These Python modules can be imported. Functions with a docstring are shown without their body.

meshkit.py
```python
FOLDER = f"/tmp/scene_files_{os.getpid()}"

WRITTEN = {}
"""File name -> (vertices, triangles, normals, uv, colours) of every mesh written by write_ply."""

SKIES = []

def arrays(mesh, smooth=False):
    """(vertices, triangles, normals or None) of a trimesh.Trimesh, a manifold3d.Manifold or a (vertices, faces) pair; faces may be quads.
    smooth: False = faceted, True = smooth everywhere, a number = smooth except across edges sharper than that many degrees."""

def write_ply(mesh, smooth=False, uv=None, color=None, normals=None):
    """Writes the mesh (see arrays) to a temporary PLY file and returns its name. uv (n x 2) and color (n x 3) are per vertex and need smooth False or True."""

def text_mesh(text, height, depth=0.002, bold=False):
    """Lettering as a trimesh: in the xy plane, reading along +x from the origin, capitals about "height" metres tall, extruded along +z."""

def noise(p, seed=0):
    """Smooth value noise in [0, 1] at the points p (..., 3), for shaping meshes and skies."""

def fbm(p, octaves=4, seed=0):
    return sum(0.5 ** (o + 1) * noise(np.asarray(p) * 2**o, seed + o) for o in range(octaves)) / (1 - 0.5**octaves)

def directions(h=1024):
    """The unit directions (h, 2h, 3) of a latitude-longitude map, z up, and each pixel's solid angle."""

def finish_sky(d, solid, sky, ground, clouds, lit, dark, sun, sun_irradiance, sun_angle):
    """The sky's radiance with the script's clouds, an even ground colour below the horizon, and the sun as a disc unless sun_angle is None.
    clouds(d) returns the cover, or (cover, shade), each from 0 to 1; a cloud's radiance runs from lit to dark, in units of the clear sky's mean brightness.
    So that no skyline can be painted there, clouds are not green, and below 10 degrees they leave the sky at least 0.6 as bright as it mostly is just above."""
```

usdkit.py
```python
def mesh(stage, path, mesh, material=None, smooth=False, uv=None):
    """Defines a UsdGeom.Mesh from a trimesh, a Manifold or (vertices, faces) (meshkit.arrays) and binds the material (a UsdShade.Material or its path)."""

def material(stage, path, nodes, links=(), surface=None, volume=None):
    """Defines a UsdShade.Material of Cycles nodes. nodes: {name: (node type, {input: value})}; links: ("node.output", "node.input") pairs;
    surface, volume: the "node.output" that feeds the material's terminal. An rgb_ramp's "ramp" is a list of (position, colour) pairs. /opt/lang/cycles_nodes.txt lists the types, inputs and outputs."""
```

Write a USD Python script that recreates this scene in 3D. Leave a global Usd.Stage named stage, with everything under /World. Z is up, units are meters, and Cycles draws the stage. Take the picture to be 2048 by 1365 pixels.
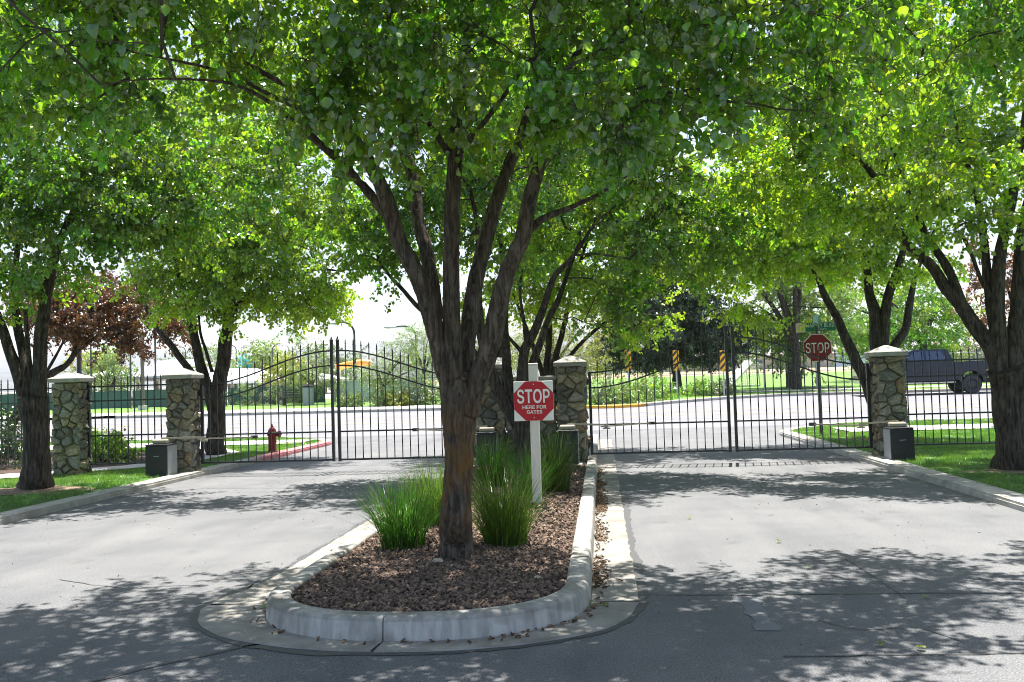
import math, random
import numpy as np, trimesh, usdkit, meshkit
from scipy.spatial import cKDTree
from scipy.spatial.transform import Rotation as Rot
from shapely.geometry import Polygon, LineString, box as sbox, Point, MultiPoint
from shapely.ops import voronoi_diagram, unary_union
from shapely import affinity
from pxr import Usd, UsdGeom, UsdLux, UsdShade, Gf, Sdf, Vt

stage = Usd.Stage.CreateInMemory()
UsdGeom.SetStageUpAxis(stage, 'Z')
UsdGeom.SetStageMetersPerUnit(stage, 1.0)
W = UsdGeom.Xform.Define(stage, '/World')
stage.SetDefaultPrim(W.GetPrim())
rng = np.random.default_rng(7)
random.seed(7)

# ------------------------------------------------------------------ camera, sky, sun, exposure
F_PX = 1900.0
YAW, ROLL, EYE = math.radians(5.3), math.radians(1.75), 1.6
PITCH = math.atan((765 - 682.5) / F_PX)
EXPOSURE = 1.62
SUN_EL, SUN_AZ = math.radians(72.0), math.radians(8.0)      # azimuth measured from +y towards +x
SKY_STRENGTH, SUN_INT = 0.075, 1.25

_f0 = np.array([-math.sin(YAW), math.cos(YAW), 0.0]); _r0 = np.array([math.cos(YAW), math.sin(YAW), 0.0]); _z = np.array([0, 0, 1.0])
FWD = _f0 * math.cos(PITCH) + _z * math.sin(PITCH)
_u0 = -_f0 * math.sin(PITCH) + _z * math.cos(PITCH)
RGT = _r0 * math.cos(ROLL) - _u0 * math.sin(ROLL)
UPV = _u0 * math.cos(ROLL) + _r0 * math.sin(ROLL)
CAM = np.array([0, 0, EYE])

cam = UsdGeom.Camera.Define(stage, '/World/camera')
cam.CreateHorizontalApertureAttr(36.0)
cam.CreateVerticalApertureAttr(24.0)
cam.CreateFocalLengthAttr(36.0 * F_PX / 2048)
cam.CreateExposureAttr(EXPOSURE)
cam.CreateClippingRangeAttr(Gf.Vec2f(0.05, 30000))
_m = Gf.Matrix4d(*RGT, 0, *UPV, 0, *(-FWD), 0, *CAM, 1)
cam.AddTransformOp().Set(_m)

dome = UsdLux.DomeLight.Define(stage, '/World/sky')
dome.GetPrim().SetCustomDataByKey('kind', 'structure')
sky_mat = usdkit.material(stage, '/World/Looks/sky', {
    'sky': ('sky_texture', {'sky_type': 'single_scattering', 'sun_disc': False, 'sun_elevation': SUN_EL, 'sun_rotation': SUN_AZ, 'air_density': 1.0, 'aerosol_density': 2.2, 'ozone_density': 1.0}),
    'bg': ('background_shader', {'strength': SKY_STRENGTH})},
    [('sky.color', 'bg.color')], surface='bg.background')
UsdShade.MaterialBindingAPI.Apply(dome.GetPrim()).Bind(sky_mat)
sun = UsdLux.DistantLight.Define(stage, '/World/sun')
sun.CreateNormalizeAttr(True); sun.CreateIntensityAttr(SUN_INT); sun.CreateAngleAttr(0.53); sun.CreateColorAttr(Gf.Vec3f(1.0, 0.955, 0.895))
sdir = np.array([math.sin(SUN_AZ) * math.cos(SUN_EL), math.cos(SUN_AZ) * math.cos(SUN_EL), math.sin(SUN_EL)])
_x = np.cross([0, 0, 1.0], sdir); _x /= np.linalg.norm(_x); _y = np.cross(sdir, _x)
sun.AddTransformOp().Set(Gf.Matrix4d(*_x, 0, *_y, 0, *sdir, 0, 0, 0, 30, 1))

# ------------------------------------------------------------------ helpers
def ray(x, y): return FWD + RGT * (x - 1024) / F_PX - UPV * (y - 682.5) / F_PX
def at(x, y, Y):
    d = ray(x, y); return CAM + d * Y / d[1]
def gp(x, y, z=0.0):
    d = ray(x, y); return CAM + d * (z - EYE) / d[2]
def g(Y):
    """Terrain height: level to the gates, then a slow rise."""
    return np.clip(0.0226 * (np.asarray(Y, float) - 27.0), 0, 2.3)

used = {}
def numbered(parent, name):
    k = (str(parent), name); n = used.get(k, 0); used[k] = n + 1
    return f'{parent}/{name}' if n == 0 else f'{parent}/{name}_{n:03d}'
def meta(p, label=None, cat=None, group=None, kind=None, category=None):
    cat = cat or category
    for k, v in (('label', label), ('category', cat), ('group', group), ('kind', kind)):
        if v: p.SetCustomDataByKey(k, v)
    return p
def P(o): return o.GetPath() if hasattr(o, 'GetPath') else o
def thing(name, label, cat, loc=(0, 0, 0), rz=0.0, group=None, kind=None):
    x = UsdGeom.Xform.Define(stage, numbered('/World', name))
    x.AddTranslateOp().Set(Gf.Vec3d(*map(float, loc)))
    if rz: x.AddRotateZOp().Set(math.degrees(rz))
    meta(x.GetPrim(), label, cat, group, kind); return x
def sub(parent, name, label=None):
    x = UsdGeom.Xform.Define(stage, numbered(P(parent), name)); meta(x.GetPrim(), label); return x
def part(name, mesh, m, parent='/World', smooth=False, **kw):
    r = usdkit.mesh(stage, numbered(P(parent), name), mesh, m, smooth=smooth)
    meta(r.GetPrim(), **kw); return r
def struct(name, mesh, m, smooth=False, kind='structure'):
    return part(name, mesh, m, smooth=smooth, kind=kind)
def local(mesh, loc):
    m = mesh.copy(); m.apply_translation(-np.asarray(loc, float)); return m
def cat(ms): return trimesh.util.concatenate(ms)
def TM(v, f): return trimesh.Trimesh(np.asarray(v, float), np.asarray(f, int), process=False)
def quads(q):
    q = np.asarray(q, int); return np.vstack([q[:, [0, 1, 2]], q[:, [0, 2, 3]]])
def bx(x0, x1, y0, y1, z0, z1):
    m = trimesh.creation.box([x1 - x0, y1 - y0, z1 - z0]); m.apply_translation([(x0 + x1) / 2, (y0 + y1) / 2, (z0 + z1) / 2]); return m
def cbox(x0, x1, y0, y1, z0, z1, c=0.01):
    """Box with chamfered edges."""
    pts = []
    for sx in (0, 1):
        for sy in (0, 1):
            for sz in (0, 1):
                X, Y, Z = (x0, x1)[sx], (y0, y1)[sy], (z0, z1)[sz]; a, b, e = (1, -1)[sx] * c, (1, -1)[sy] * c, (1, -1)[sz] * c
                pts += [(X + a, Y + b, Z), (X + a, Y, Z + e), (X, Y + b, Z + e)]
    return trimesh.convex.convex_hull(np.array(pts))
def tube(pts, r, n=8, cap=True, twist=0.0):
    p = np.asarray(pts, float); k = len(p); r = np.broadcast_to(np.asarray(r, float), (k,))
    t = np.gradient(p, axis=0); t /= np.linalg.norm(t, axis=1, keepdims=True) + 1e-12
    a = np.cross(t[0], [0, 0, 1.0] if abs(t[0][2]) < 0.9 else [1.0, 0, 0]); a /= np.linalg.norm(a)
    A = []
    for i in range(k):
        a = a - t[i] * (a @ t[i]); a /= np.linalg.norm(a) + 1e-12; A.append(a)
    A = np.array(A); B = np.cross(t, A)
    th = np.arange(n) * 2 * np.pi / n + twist
    v = (p[:, None] + r[:, None, None] * (np.cos(th)[None, :, None] * A[:, None] + np.sin(th)[None, :, None] * B[:, None])).reshape(-1, 3)
    i, j = np.meshgrid(np.arange(k - 1), np.arange(n), indexing='ij')
    q = np.stack([i * n + j, i * n + (j + 1) % n, (i + 1) * n + (j + 1) % n, (i + 1) * n + j], -1).reshape(-1, 4)
    f = quads(q)
    if cap:
        c0, c1 = len(v), len(v) + 1; v = np.vstack([v, p[0], p[-1]]); s = (k - 1) * n
        f = np.vstack([f, [(c0, (j + 1) % n, j) for j in range(n)], [(c1, s + j, s + (j + 1) % n) for j in range(n)]])
    return TM(v, f)
def sq(pts, r): return tube(pts, r * 1.4142, 4, twist=math.pi / 4)
def lathe(prof, n=12, axis='z', loc=(0, 0, 0)):
    prof = np.asarray(prof, float); th = np.arange(n) * 2 * np.pi / n
    v = np.stack([prof[:, None, 0] * np.cos(th), prof[:, None, 0] * np.sin(th), np.broadcast_to(prof[:, None, 1], (len(prof), n))], -1).reshape(-1, 3)
    i, j = np.meshgrid(np.arange(len(prof) - 1), np.arange(n), indexing='ij')
    f = quads(np.stack([i * n + j, i * n + (j + 1) % n, (i + 1) * n + (j + 1) % n, (i + 1) * n + j], -1).reshape(-1, 4))
    m = TM(v, f)
    if axis == 'x': m.vertices = m.vertices[:, [2, 0, 1]]
    if axis == 'y': m.vertices = m.vertices[:, [1, 2, 0]]
    m.apply_translation(loc); return m
def extr(poly, z0, z1):
    ms = []
    for gmt in getattr(poly, 'geoms', [poly]):
        if gmt.area < 1e-9: continue
        m = trimesh.creation.extrude_polygon(gmt, z1 - z0, engine='earcut'); m.apply_translation([0, 0, z0]); ms.append(m)
    return cat(ms)
def upright(m):
    """From the xy plane to standing, facing -y."""
    m = m.copy(); v = m.vertices.copy(); m.vertices = np.stack([v[:, 0], -v[:, 2], v[:, 1]], 1); return m
def sheet(poly, dz=0.0, cell=None):
    """A polygon laid on the terrain, as a grid cut to the outline (or its earcut when cell is None)."""
    polys = []
    if cell is None: polys = list(getattr(poly, 'geoms', [poly]))
    else:
        x0, y0, x1, y1 = poly.bounds
        ys = np.unique(np.concatenate([[y0, y1], [y for y in np.arange(27, 131, cell) if y0 < y < y1]]))
        for a, b in zip(ys[:-1], ys[1:]):
            c = poly.intersection(sbox(x0 - 1, a, x1 + 1, b)); polys += [q for q in getattr(c, 'geoms', [c]) if q.geom_type == 'Polygon' and q.area > 1e-6]
    V, Fc, n = [], [], 0
    for q in polys:
        v, f = trimesh.creation.triangulate_polygon(q, engine='earcut')
        f = np.asarray(f); e1 = v[f[:, 1]] - v[f[:, 0]]; e2 = v[f[:, 2]] - v[f[:, 0]]
        fl = (e1[:, 0] * e2[:, 1] - e1[:, 1] * e2[:, 0]) < 0; f[fl] = f[fl][:, ::-1]
        V.append(np.column_stack([v, g(v[:, 1]) + dz])); Fc.append(f + n); n += len(v)
    return TM(np.vstack(V), np.vstack(Fc))
def instancer(name, protos, mats, pos, rotm, scale, idx, parent='/World', **kw):
    """A PointInstancer whose prototypes are meshes under it."""
    path = numbered(P(parent), name)
    pi = UsdGeom.PointInstancer.Define(stage, path)
    rel = []
    for k, (pm, mt) in enumerate(zip(protos, mats)):
        pp = f'{path}/protos/piece_{k:03d}' if k else f'{path}/protos/piece'
        if isinstance(pm, (tuple, list)):
            pp = pp + '_set'; UsdGeom.Xform.Define(stage, pp)
            for q, (mm, tt) in enumerate(zip(pm, mt)): usdkit.mesh(stage, f'{pp}/{("leaves", "twig")[q]}', mm, tt, smooth=False)
        else: usdkit.mesh(stage, pp, pm, mt)
        rel.append(pp)
    pi.CreatePrototypesRel().SetTargets(rel)
    pi.CreateProtoIndicesAttr(Vt.IntArray.FromNumpy(np.asarray(idx, np.int32)))
    pi.CreatePositionsAttr(Vt.Vec3fArray.FromNumpy(np.asarray(pos, np.float32)))
    q = Rot.from_matrix(rotm).as_quat()
    pi.CreateOrientationsAttr(Vt.QuathArray([Gf.Quath(float(a[3]), float(a[0]), float(a[1]), float(a[2])) for a in q]))
    s = np.asarray(scale, np.float32); s = np.repeat(s[:, None], 3, 1) if s.ndim == 1 else s
    pi.CreateScalesAttr(Vt.Vec3fArray.FromNumpy(s.astype(np.float32)))
    meta(pi.GetPrim(), kind='stuff', **kw); return pi
def rotz(a):
    a = np.asarray(a); c, s, o, l = np.cos(a), np.sin(a), np.zeros_like(a), np.ones_like(a)
    return np.stack([np.stack([c, -s, o], -1), np.stack([s, c, o], -1), np.stack([o, o, l], -1)], -2)

# ------------------------------------------------------------------ materials
L = '/World/Looks/'
def plain(name, col, rough=0.6, metallic=0.0, spec=0.5, coat=0.0):
    return usdkit.material(stage, L + name, {'p': ('principled_bsdf', {'base_color': col, 'roughness': rough, 'metallic': metallic, 'specular_ior_level': spec, 'coat_weight': coat})}, surface='p.BSDF')
def mottled(name, c1, c2, scale=4.0, rough=0.8, bump=0.0, bscale=60.0, bdist=0.01, detail=6.0, stretch=(1, 1, 1), lo=0.35, hi=0.65, c3=None, s3=0.6, spec=0.4, spread=0.0):
    n = {'g': ('geometry', {}), 'mp': ('mapping', {'scale': stretch}), 'n': ('noise_texture', {'scale': scale, 'detail': detail, 'roughness': 0.6}),
         'r': ('rgb_ramp', {'ramp': [(0, c1), (lo, c1), (hi, c2), (1, c2)]}), 'p': ('principled_bsdf', {'roughness': rough, 'specular_ior_level': spec})}
    l = [('g.position', 'mp.vector'), ('mp.vector', 'n.vector'), ('n.fac', 'r.fac')]
    out = 'r.color'
    if c3 is not None:
        n |= {'n3': ('noise_texture', {'scale': s3, 'detail': 3.0}), 'r3': ('rgb_ramp', {'ramp': [(0.0, (0, 0, 0)), (0.5, (0, 0, 0)), (0.68, (1, 1, 1)), (1, (1, 1, 1))]}), 'm3': ('mix_color', {'b': c3})}
        l += [('g.position', 'n3.vector'), ('n3.fac', 'r3.fac'), ('r3.color', 'm3.fac'), (out, 'm3.a')]; out = 'm3.result'
    if spread:
        n |= {'oi': ('object_info', {}), 'mr': ('map_range', {'from_min': 0, 'from_max': 1, 'to_min': 1 - spread, 'to_max': 1 + spread}), 'hs': ('hsv', {})}
        l += [('oi.random', 'mr.value'), ('mr.result', 'hs.value'), (out, 'hs.color')]; out = 'hs.color'
    l.append((out, 'p.base_color'))
    if bump:
        n |= {'bn': ('noise_texture', {'scale': bscale, 'detail': 4.0}), 'b': ('bump', {'strength': bump, 'distance': bdist})}
        l += [('mp.vector', 'bn.vector'), ('bn.fac', 'b.height'), ('b.normal', 'p.normal')]
    return usdkit.material(stage, L + name, n, l, surface='p.BSDF')
def leaf_mat(name, dif, tra, mix=0.5, hue=0.03, val=0.35, rough=0.28, gl=0.10, tint=None):
    n = {'g': ('geometry', {}), 'oi': ('object_info', {}),
         'add': ('math', {'math_type': 'add'}), 'fr': ('math', {'math_type': 'fraction'}),
         'mh': ('map_range', {'from_min': 0, 'from_max': 1, 'to_min': 0.5 - hue, 'to_max': 0.5 + hue}),
         'mul': ('math', {'math_type': 'multiply', 'value2': 7.31}), 'fr2': ('math', {'math_type': 'fraction'}),
         'mv': ('map_range', {'from_min': 0, 'from_max': 1, 'to_min': 1 - val, 'to_max': 1 + val}),
         'h1': ('hsv', {'color': dif}), 'h2': ('hsv', {'color': tra}),
         'd': ('diffuse_bsdf', {}), 't': ('translucent_bsdf', {}), 'gl': ('glossy_bsdf', {'roughness': rough, 'color': (0.9, 0.95, 0.9)}),
         'm': ('mix_closure', {'fac': mix}), 'm2': ('mix_closure', {'fac': gl})}
    l = [('g.random_per_island', 'add.value1'), ('oi.random', 'add.value2'), ('add.value', 'fr.value1'), ('fr.value', 'mh.value'), ('fr.value', 'mul.value1'), ('mul.value', 'fr2.value1'), ('fr2.value', 'mv.value'),
         ('mh.result', 'h1.hue'), ('mh.result', 'h2.hue'), ('mv.result', 'h1.value'), ('mv.result', 'h2.value'),
         ('h1.color', 'd.color'), ('h2.color', 't.color'), ('d.BSDF', 'm.closure1'), ('t.BSDF', 'm.closure2'), ('m.closure', 'm2.closure1'), ('gl.BSDF', 'm2.closure2')]
    return usdkit.material(stage, L + name, n, l, surface='m2.closure')

M = {}
# asphalt: old grey sealcoat with fine aggregate
M['asphalt'] = usdkit.material(stage, L + 'asphalt', {
    'g': ('geometry', {}), 'mp': ('mapping', {'scale': (1.0, 0.12, 1.0)}), 'n1': ('noise_texture', {'scale': 0.8, 'detail': 6.0, 'roughness': 0.65}), 'n2': ('noise_texture', {'scale': 75.0, 'detail': 4.0, 'roughness': 0.75}), 'n3': ('noise_texture', {'scale': 1.6, 'detail': 6.0, 'roughness': 0.65}), 'n4': ('noise_texture', {'scale': 2.3, 'detail': 3.0}), 'v': ('voronoi_texture', {'scale': 85.0}),
    'r1': ('rgb_ramp', {'ramp': [(0.3, (0.090, 0.093, 0.098)), (0.5, (0.114, 0.116, 0.121)), (0.7, (0.134, 0.135, 0.137))]}),
    'r2': ('rgb_ramp', {'ramp': [(0.30, (0.35, 0.35, 0.36)), (0.5, (1, 1, 1)), (0.68, (2.0, 1.98, 1.94))]}),
    'r3': ('rgb_ramp', {'ramp': [(0.3, (0.80, 0.80, 0.82)), (0.5, (1, 1, 1)), (0.7, (1.12, 1.11, 1.08))]}),
    'r4': ('rgb_ramp', {'ramp': [(0.0, (0.72, 0.72, 0.73)), (0.30, (0.80, 0.80, 0.81)), (0.38, (1, 1, 1)), (1, (1, 1, 1))]}),
    'm1': ('mix_color', {'blend_type': 'multiply', 'fac': 0.85, 'use_clamp': False}), 'm2': ('mix_color', {'blend_type': 'multiply', 'fac': 1.0, 'use_clamp': False}), 'm3': ('mix_color', {'blend_type': 'multiply', 'fac': 0.8, 'use_clamp': False}),
    'b': ('bump', {'strength': 0.5, 'distance': 0.008}), 'p': ('principled_bsdf', {'roughness': 0.8, 'specular_ior_level': 0.35})},
    [('g.position', 'n1.vector'), ('g.position', 'n2.vector'), ('g.position', 'mp.vector'), ('mp.vector', 'n3.vector'), ('g.position', 'n4.vector'), ('g.position', 'v.vector'), ('n1.fac', 'r1.fac'), ('n2.fac', 'r2.fac'), ('n3.fac', 'r3.fac'), ('n4.fac', 'r4.fac'),
     ('r1.color', 'm1.a'), ('r2.color', 'm1.b'), ('m1.result', 'm2.a'), ('r3.color', 'm2.b'), ('m2.result', 'm3.a'), ('r4.color', 'm3.b'), ('m3.result', 'p.base_color'), ('v.distance', 'b.height'), ('b.normal', 'p.normal')], surface='p.BSDF')
M['road'] = mottled('main_road', (0.14, 0.14, 0.152), (0.17, 0.17, 0.18), 1.5, 0.85, stretch=(0.15, 1, 1))
M['tar'] = plain('tar', (0.045, 0.047, 0.05), 0.6)
M['patch'] = mottled('asphalt_patch', (0.13, 0.135, 0.145), (0.165, 0.168, 0.175), 9, 0.85, 0.2, 120, 0.003)
M['concrete'] = mottled('concrete', (0.30, 0.285, 0.255), (0.41, 0.395, 0.36), 6, 0.85, 0.3, 140, 0.004, c3=(0.25, 0.235, 0.205), s3=2.2)
M['gutter'] = mottled('gutter_concrete', (0.19, 0.178, 0.155), (0.29, 0.275, 0.25), 5, 0.88, 0.3, 140, 0.004, c3=(0.17, 0.155, 0.135), s3=1.6)
M['kerb_face'] = mottled('kerb_concrete', (0.25, 0.24, 0.215), (0.40, 0.385, 0.35), 16, 0.85, 0.35, 120, 0.004, stretch=(1, 1, 0.14), lo=0.38, hi=0.62, c3=(0.19, 0.175, 0.15), s3=3.6)
M['walk'] = mottled('walk_concrete', (0.42, 0.405, 0.375), (0.5, 0.485, 0.45), 3, 0.85, 0.2, 120, 0.003)
M['red_paint'] = mottled('red_kerb_paint', (0.42, 0.12, 0.13), (0.5, 0.22, 0.22), 14, 0.7)
M['yellow_paint'] = mottled('yellow_kerb_paint', (0.72, 0.36, 0.02), (0.65, 0.33, 0.04), 8, 0.6)
M['line_yellow'] = plain('yellow_line', (0.55, 0.36, 0.12), 0.7)
M['line_white'] = plain('white_line', (0.5, 0.5, 0.5), 0.7)
M['soil'] = mottled('soil', (0.045, 0.028, 0.02), (0.08, 0.052, 0.036), 18, 0.95, 0.8, 70, 0.02)
M['lawn'] = mottled('lawn_soil', (0.042, 0.105, 0.012), (0.065, 0.145, 0.02), 2.0, 0.95, 0.8, 90, 0.02)
M['field'] = mottled('field_grass', (0.10, 0.20, 0.03), (0.13, 0.24, 0.045), 0.8, 0.95, 0.5, 30, 0.03, stretch=(0.35, 1, 1))
M['dry'] = mottled('dry_grass', (0.30, 0.25, 0.14), (0.38, 0.30, 0.2), 0.7, 0.95)
M['earth'] = mottled('earth', (0.13, 0.14, 0.07), (0.18, 0.17, 0.10), 0.05, 0.95)
M['hills'] = mottled('hills', (0.03, 0.04, 0.04), (0.075, 0.08, 0.075), 0.004, 0.95, detail=8)
M['dirt'] = mottled('bare_dirt', (0.16, 0.11, 0.075), (0.24, 0.175, 0.12), 9, 0.95, 0.6, 60, 0.02)
M['mulch'] = mottled('mulch_chip', (0.066, 0.042, 0.03), (0.225, 0.158, 0.115), 25, 0.9, spread=0.6)
M['pebble'] = mottled('pebble', (0.35, 0.29, 0.21), (0.5, 0.44, 0.36), 30, 0.7)
def bark(name, c1, c2, lichen=None, sc=26.0):
    n = {'g': ('geometry', {}), 'mp': ('mapping', {'scale': (1, 1, 0.16)}), 'v': ('noise_texture', {'scale': sc, 'detail': 5.0, 'roughness': 0.65, 'distortion': 0.6}), 'n': ('noise_texture', {'scale': 7.0, 'detail': 4.0}),
         'r': ('rgb_ramp', {'ramp': [(0.36, tuple(0.35 * x for x in c1)), (0.48, c1), (0.62, c2)]}), 'r2': ('rgb_ramp', {'ramp': [(0.3, (0.7, 0.7, 0.7)), (0.7, (1.2, 1.18, 1.15))]}), 'm': ('mix_color', {'blend_type': 'multiply', 'fac': 1.0}),
         'b': ('bump', {'strength': 1.0, 'distance': 0.03}), 'p': ('principled_bsdf', {'roughness': 0.92, 'specular_ior_level': 0.25})}
    l = [('g.position', 'mp.vector'), ('mp.vector', 'v.vector'), ('g.position', 'n.vector'), ('v.fac', 'r.fac'), ('n.fac', 'r2.fac'), ('r.color', 'm.a'), ('r2.color', 'm.b'), ('v.fac', 'b.height'), ('b.normal', 'p.normal')]
    out = 'm.result'
    if lichen:
        n |= {'ln': ('noise_texture', {'scale': 3.2, 'detail': 6.0, 'roughness': 0.7}), 'lr': ('rgb_ramp', {'ramp': [(0.38, (0, 0, 0)), (0.58, (0.85, 0.85, 0.85))]}),
              'xyz': ('separate_xyz', {}), 'hz': ('map_range', {'from_min': 0.25, 'from_max': 0.7, 'to_min': 0, 'to_max': 1, 'clamp': True}), 'hz2': ('map_range', {'from_min': 1.0, 'from_max': 1.5, 'to_min': 1, 'to_max': 0.12, 'clamp': True}),
              'mu': ('math', {'math_type': 'multiply'}), 'mu2': ('math', {'math_type': 'multiply'}), 'lm': ('mix_color', {'b': lichen})}
        l += [('g.position', 'ln.vector'), ('ln.fac', 'lr.fac'), ('g.position', 'xyz.vector'), ('xyz.z', 'hz.value'), ('xyz.z', 'hz2.value'), ('hz.result', 'mu.value1'), ('hz2.result', 'mu.value2'), ('mu.value', 'mu2.value1'), ('lr.color', 'mu2.value2'), ('mu2.value', 'lm.fac'), (out, 'lm.a')]
        out = 'lm.result'
    l.append((out, 'p.base_color'))
    return usdkit.material(stage, L + name, n, l, surface='p.BSDF')
M['bark_near'] = bark('bark_near', (0.06, 0.047, 0.037), (0.13, 0.105, 0.083), (0.17, 0.085, 0.02), 34.0)
M['bark'] = bark('bark', (0.05, 0.04, 0.032), (0.10, 0.082, 0.066))
M['twig'] = plain('twig', (0.06, 0.047, 0.036), 0.9)
M['leaf'] = leaf_mat('pear_leaf', (0.055, 0.12, 0.012), (0.27, 0.51, 0.012), 0.57)
M['leaf_bright'] = leaf_mat('bright_pear_leaf', (0.09, 0.16, 0.012), (0.49, 0.74, 0.014), 0.62, hue=0.02)
M['leaf_red'] = leaf_mat('plum_leaf', (0.05, 0.024, 0.014), (0.25, 0.09, 0.018), 0.48, hue=0.02)
M['leaf_yellow'] = leaf_mat('locust_leaf', (0.16, 0.20, 0.02), (0.45, 0.5, 0.03), 0.5)
M['leaf_light'] = leaf_mat('light_leaf', (0.11, 0.19, 0.035), (0.28, 0.42, 0.06), 0.5)
M['leaf_dark'] = leaf_mat('dark_leaf', (0.022, 0.055, 0.016), (0.04, 0.10, 0.015), 0.35)
M['leaf_grey'] = leaf_mat('grey_leaf', (0.13, 0.17, 0.09), (0.22, 0.3, 0.12), 0.4)
M['blade'] = leaf_mat('grass_blade', (0.075, 0.175, 0.018), (0.20, 0.41, 0.028), 0.4, hue=0.02, val=0.3)
M['reed'] = leaf_mat('reed_blade', (0.040, 0.090, 0.014), (0.09, 0.205, 0.02), 0.43, hue=0.025, val=0.35, gl=0.025)
M['iron'] = plain('black_iron', (0.018, 0.018, 0.02), 0.42)
M['cap'] = mottled('cast_cap', (0.26, 0.25, 0.225), (0.36, 0.345, 0.315), 9, 0.85, 0.2, 120, 0.003, c3=(0.3, 0.28, 0.25), s3=3)
M['mortar'] = mottled('mortar', (0.14, 0.12, 0.08), (0.20, 0.17, 0.115), 14, 0.95, 0.8, 60, 0.012)
STONES = []
for k, (a, b) in enumerate([((0.183, 0.159, 0.110), (0.293, 0.256, 0.177)), ((0.134, 0.132, 0.116), (0.232, 0.226, 0.195)), ((0.268, 0.226, 0.146), (0.415, 0.354, 0.244)), ((0.104, 0.098, 0.083), (0.183, 0.171, 0.146)), ((0.207, 0.195, 0.159), (0.329, 0.305, 0.250)), ((0.207, 0.146, 0.085), (0.317, 0.244, 0.159))]):
    STONES.append(mottled(f'field_stone_{k}', a, b, 16, 0.9, 1.0, 34, 0.035, stretch=(1, 1, 1.6), detail=9, lo=0.42, hi=0.6))
M['sign_red'] = mottled('sign_red', (0.36, 0.008, 0.016), (0.43, 0.010, 0.02), 6, 0.45)
M['straw'] = plain('straw', (0.16, 0.12, 0.055), 0.9)
M['litter'] = mottled('leaf_litter', (0.06, 0.035, 0.02), (0.16, 0.10, 0.05), 30, 0.95, spread=0.5)
M['sign_red_dark'] = plain('stop_red', (0.20, 0.004, 0.007), 0.5)
M['sign_white'] = mottled('sign_white', (0.60, 0.60, 0.55), (0.70, 0.70, 0.66), 8, 0.5, lo=0.3, hi=0.5)
M['sign_green'] = plain('sign_green', (0.0, 0.14, 0.075), 0.5)
M['sign_cream'] = plain('sign_cream', (0.62, 0.52, 0.40), 0.5)
M['sign_yellow'] = plain('marker_yellow', (0.80, 0.38, 0.01), 0.45)
M['sign_black'] = plain('marker_black', (0.03, 0.028, 0.03), 0.5)
M['vinyl'] = mottled('post_vinyl', (0.44, 0.425, 0.36), (0.58, 0.56, 0.49), 9, 0.6, stretch=(1, 1, 0.15), lo=0.25, hi=0.5)
M['galv'] = plain('galvanised', (0.42, 0.43, 0.44), 0.45, 0.6)
M['brown_pole'] = plain('pole_brown', (0.12, 0.095, 0.075), 0.6)
M['dark_pole'] = plain('pole_dark', (0.05, 0.05, 0.05), 0.5)
M['cab_black'] = mottled('cabinet_black', (0.014, 0.014, 0.016), (0.022, 0.022, 0.024), 20, 0.45)
M['cab_grey'] = plain('cabinet_grey', (0.26, 0.27, 0.29), 0.5, 0.3)
M['arm'] = plain('arm_cream', (0.34, 0.30, 0.22), 0.5)
M['pvc'] = plain('conduit', (0.62, 0.62, 0.6), 0.5)
M['hydrant'] = mottled('hydrant_red', (0.13, 0.006, 0.006), (0.19, 0.012, 0.010), 12, 0.5)
M['truck'] = plain('navy_paint', (0.006, 0.008, 0.022), 0.35, 0.0, coat=0.35)
M['glass_dark'] = plain('tinted_glass', (0.03, 0.045, 0.075), 0.12, 0.0, 0.9)
M['rubber'] = plain('rubber', (0.035, 0.035, 0.04), 0.85)
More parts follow.
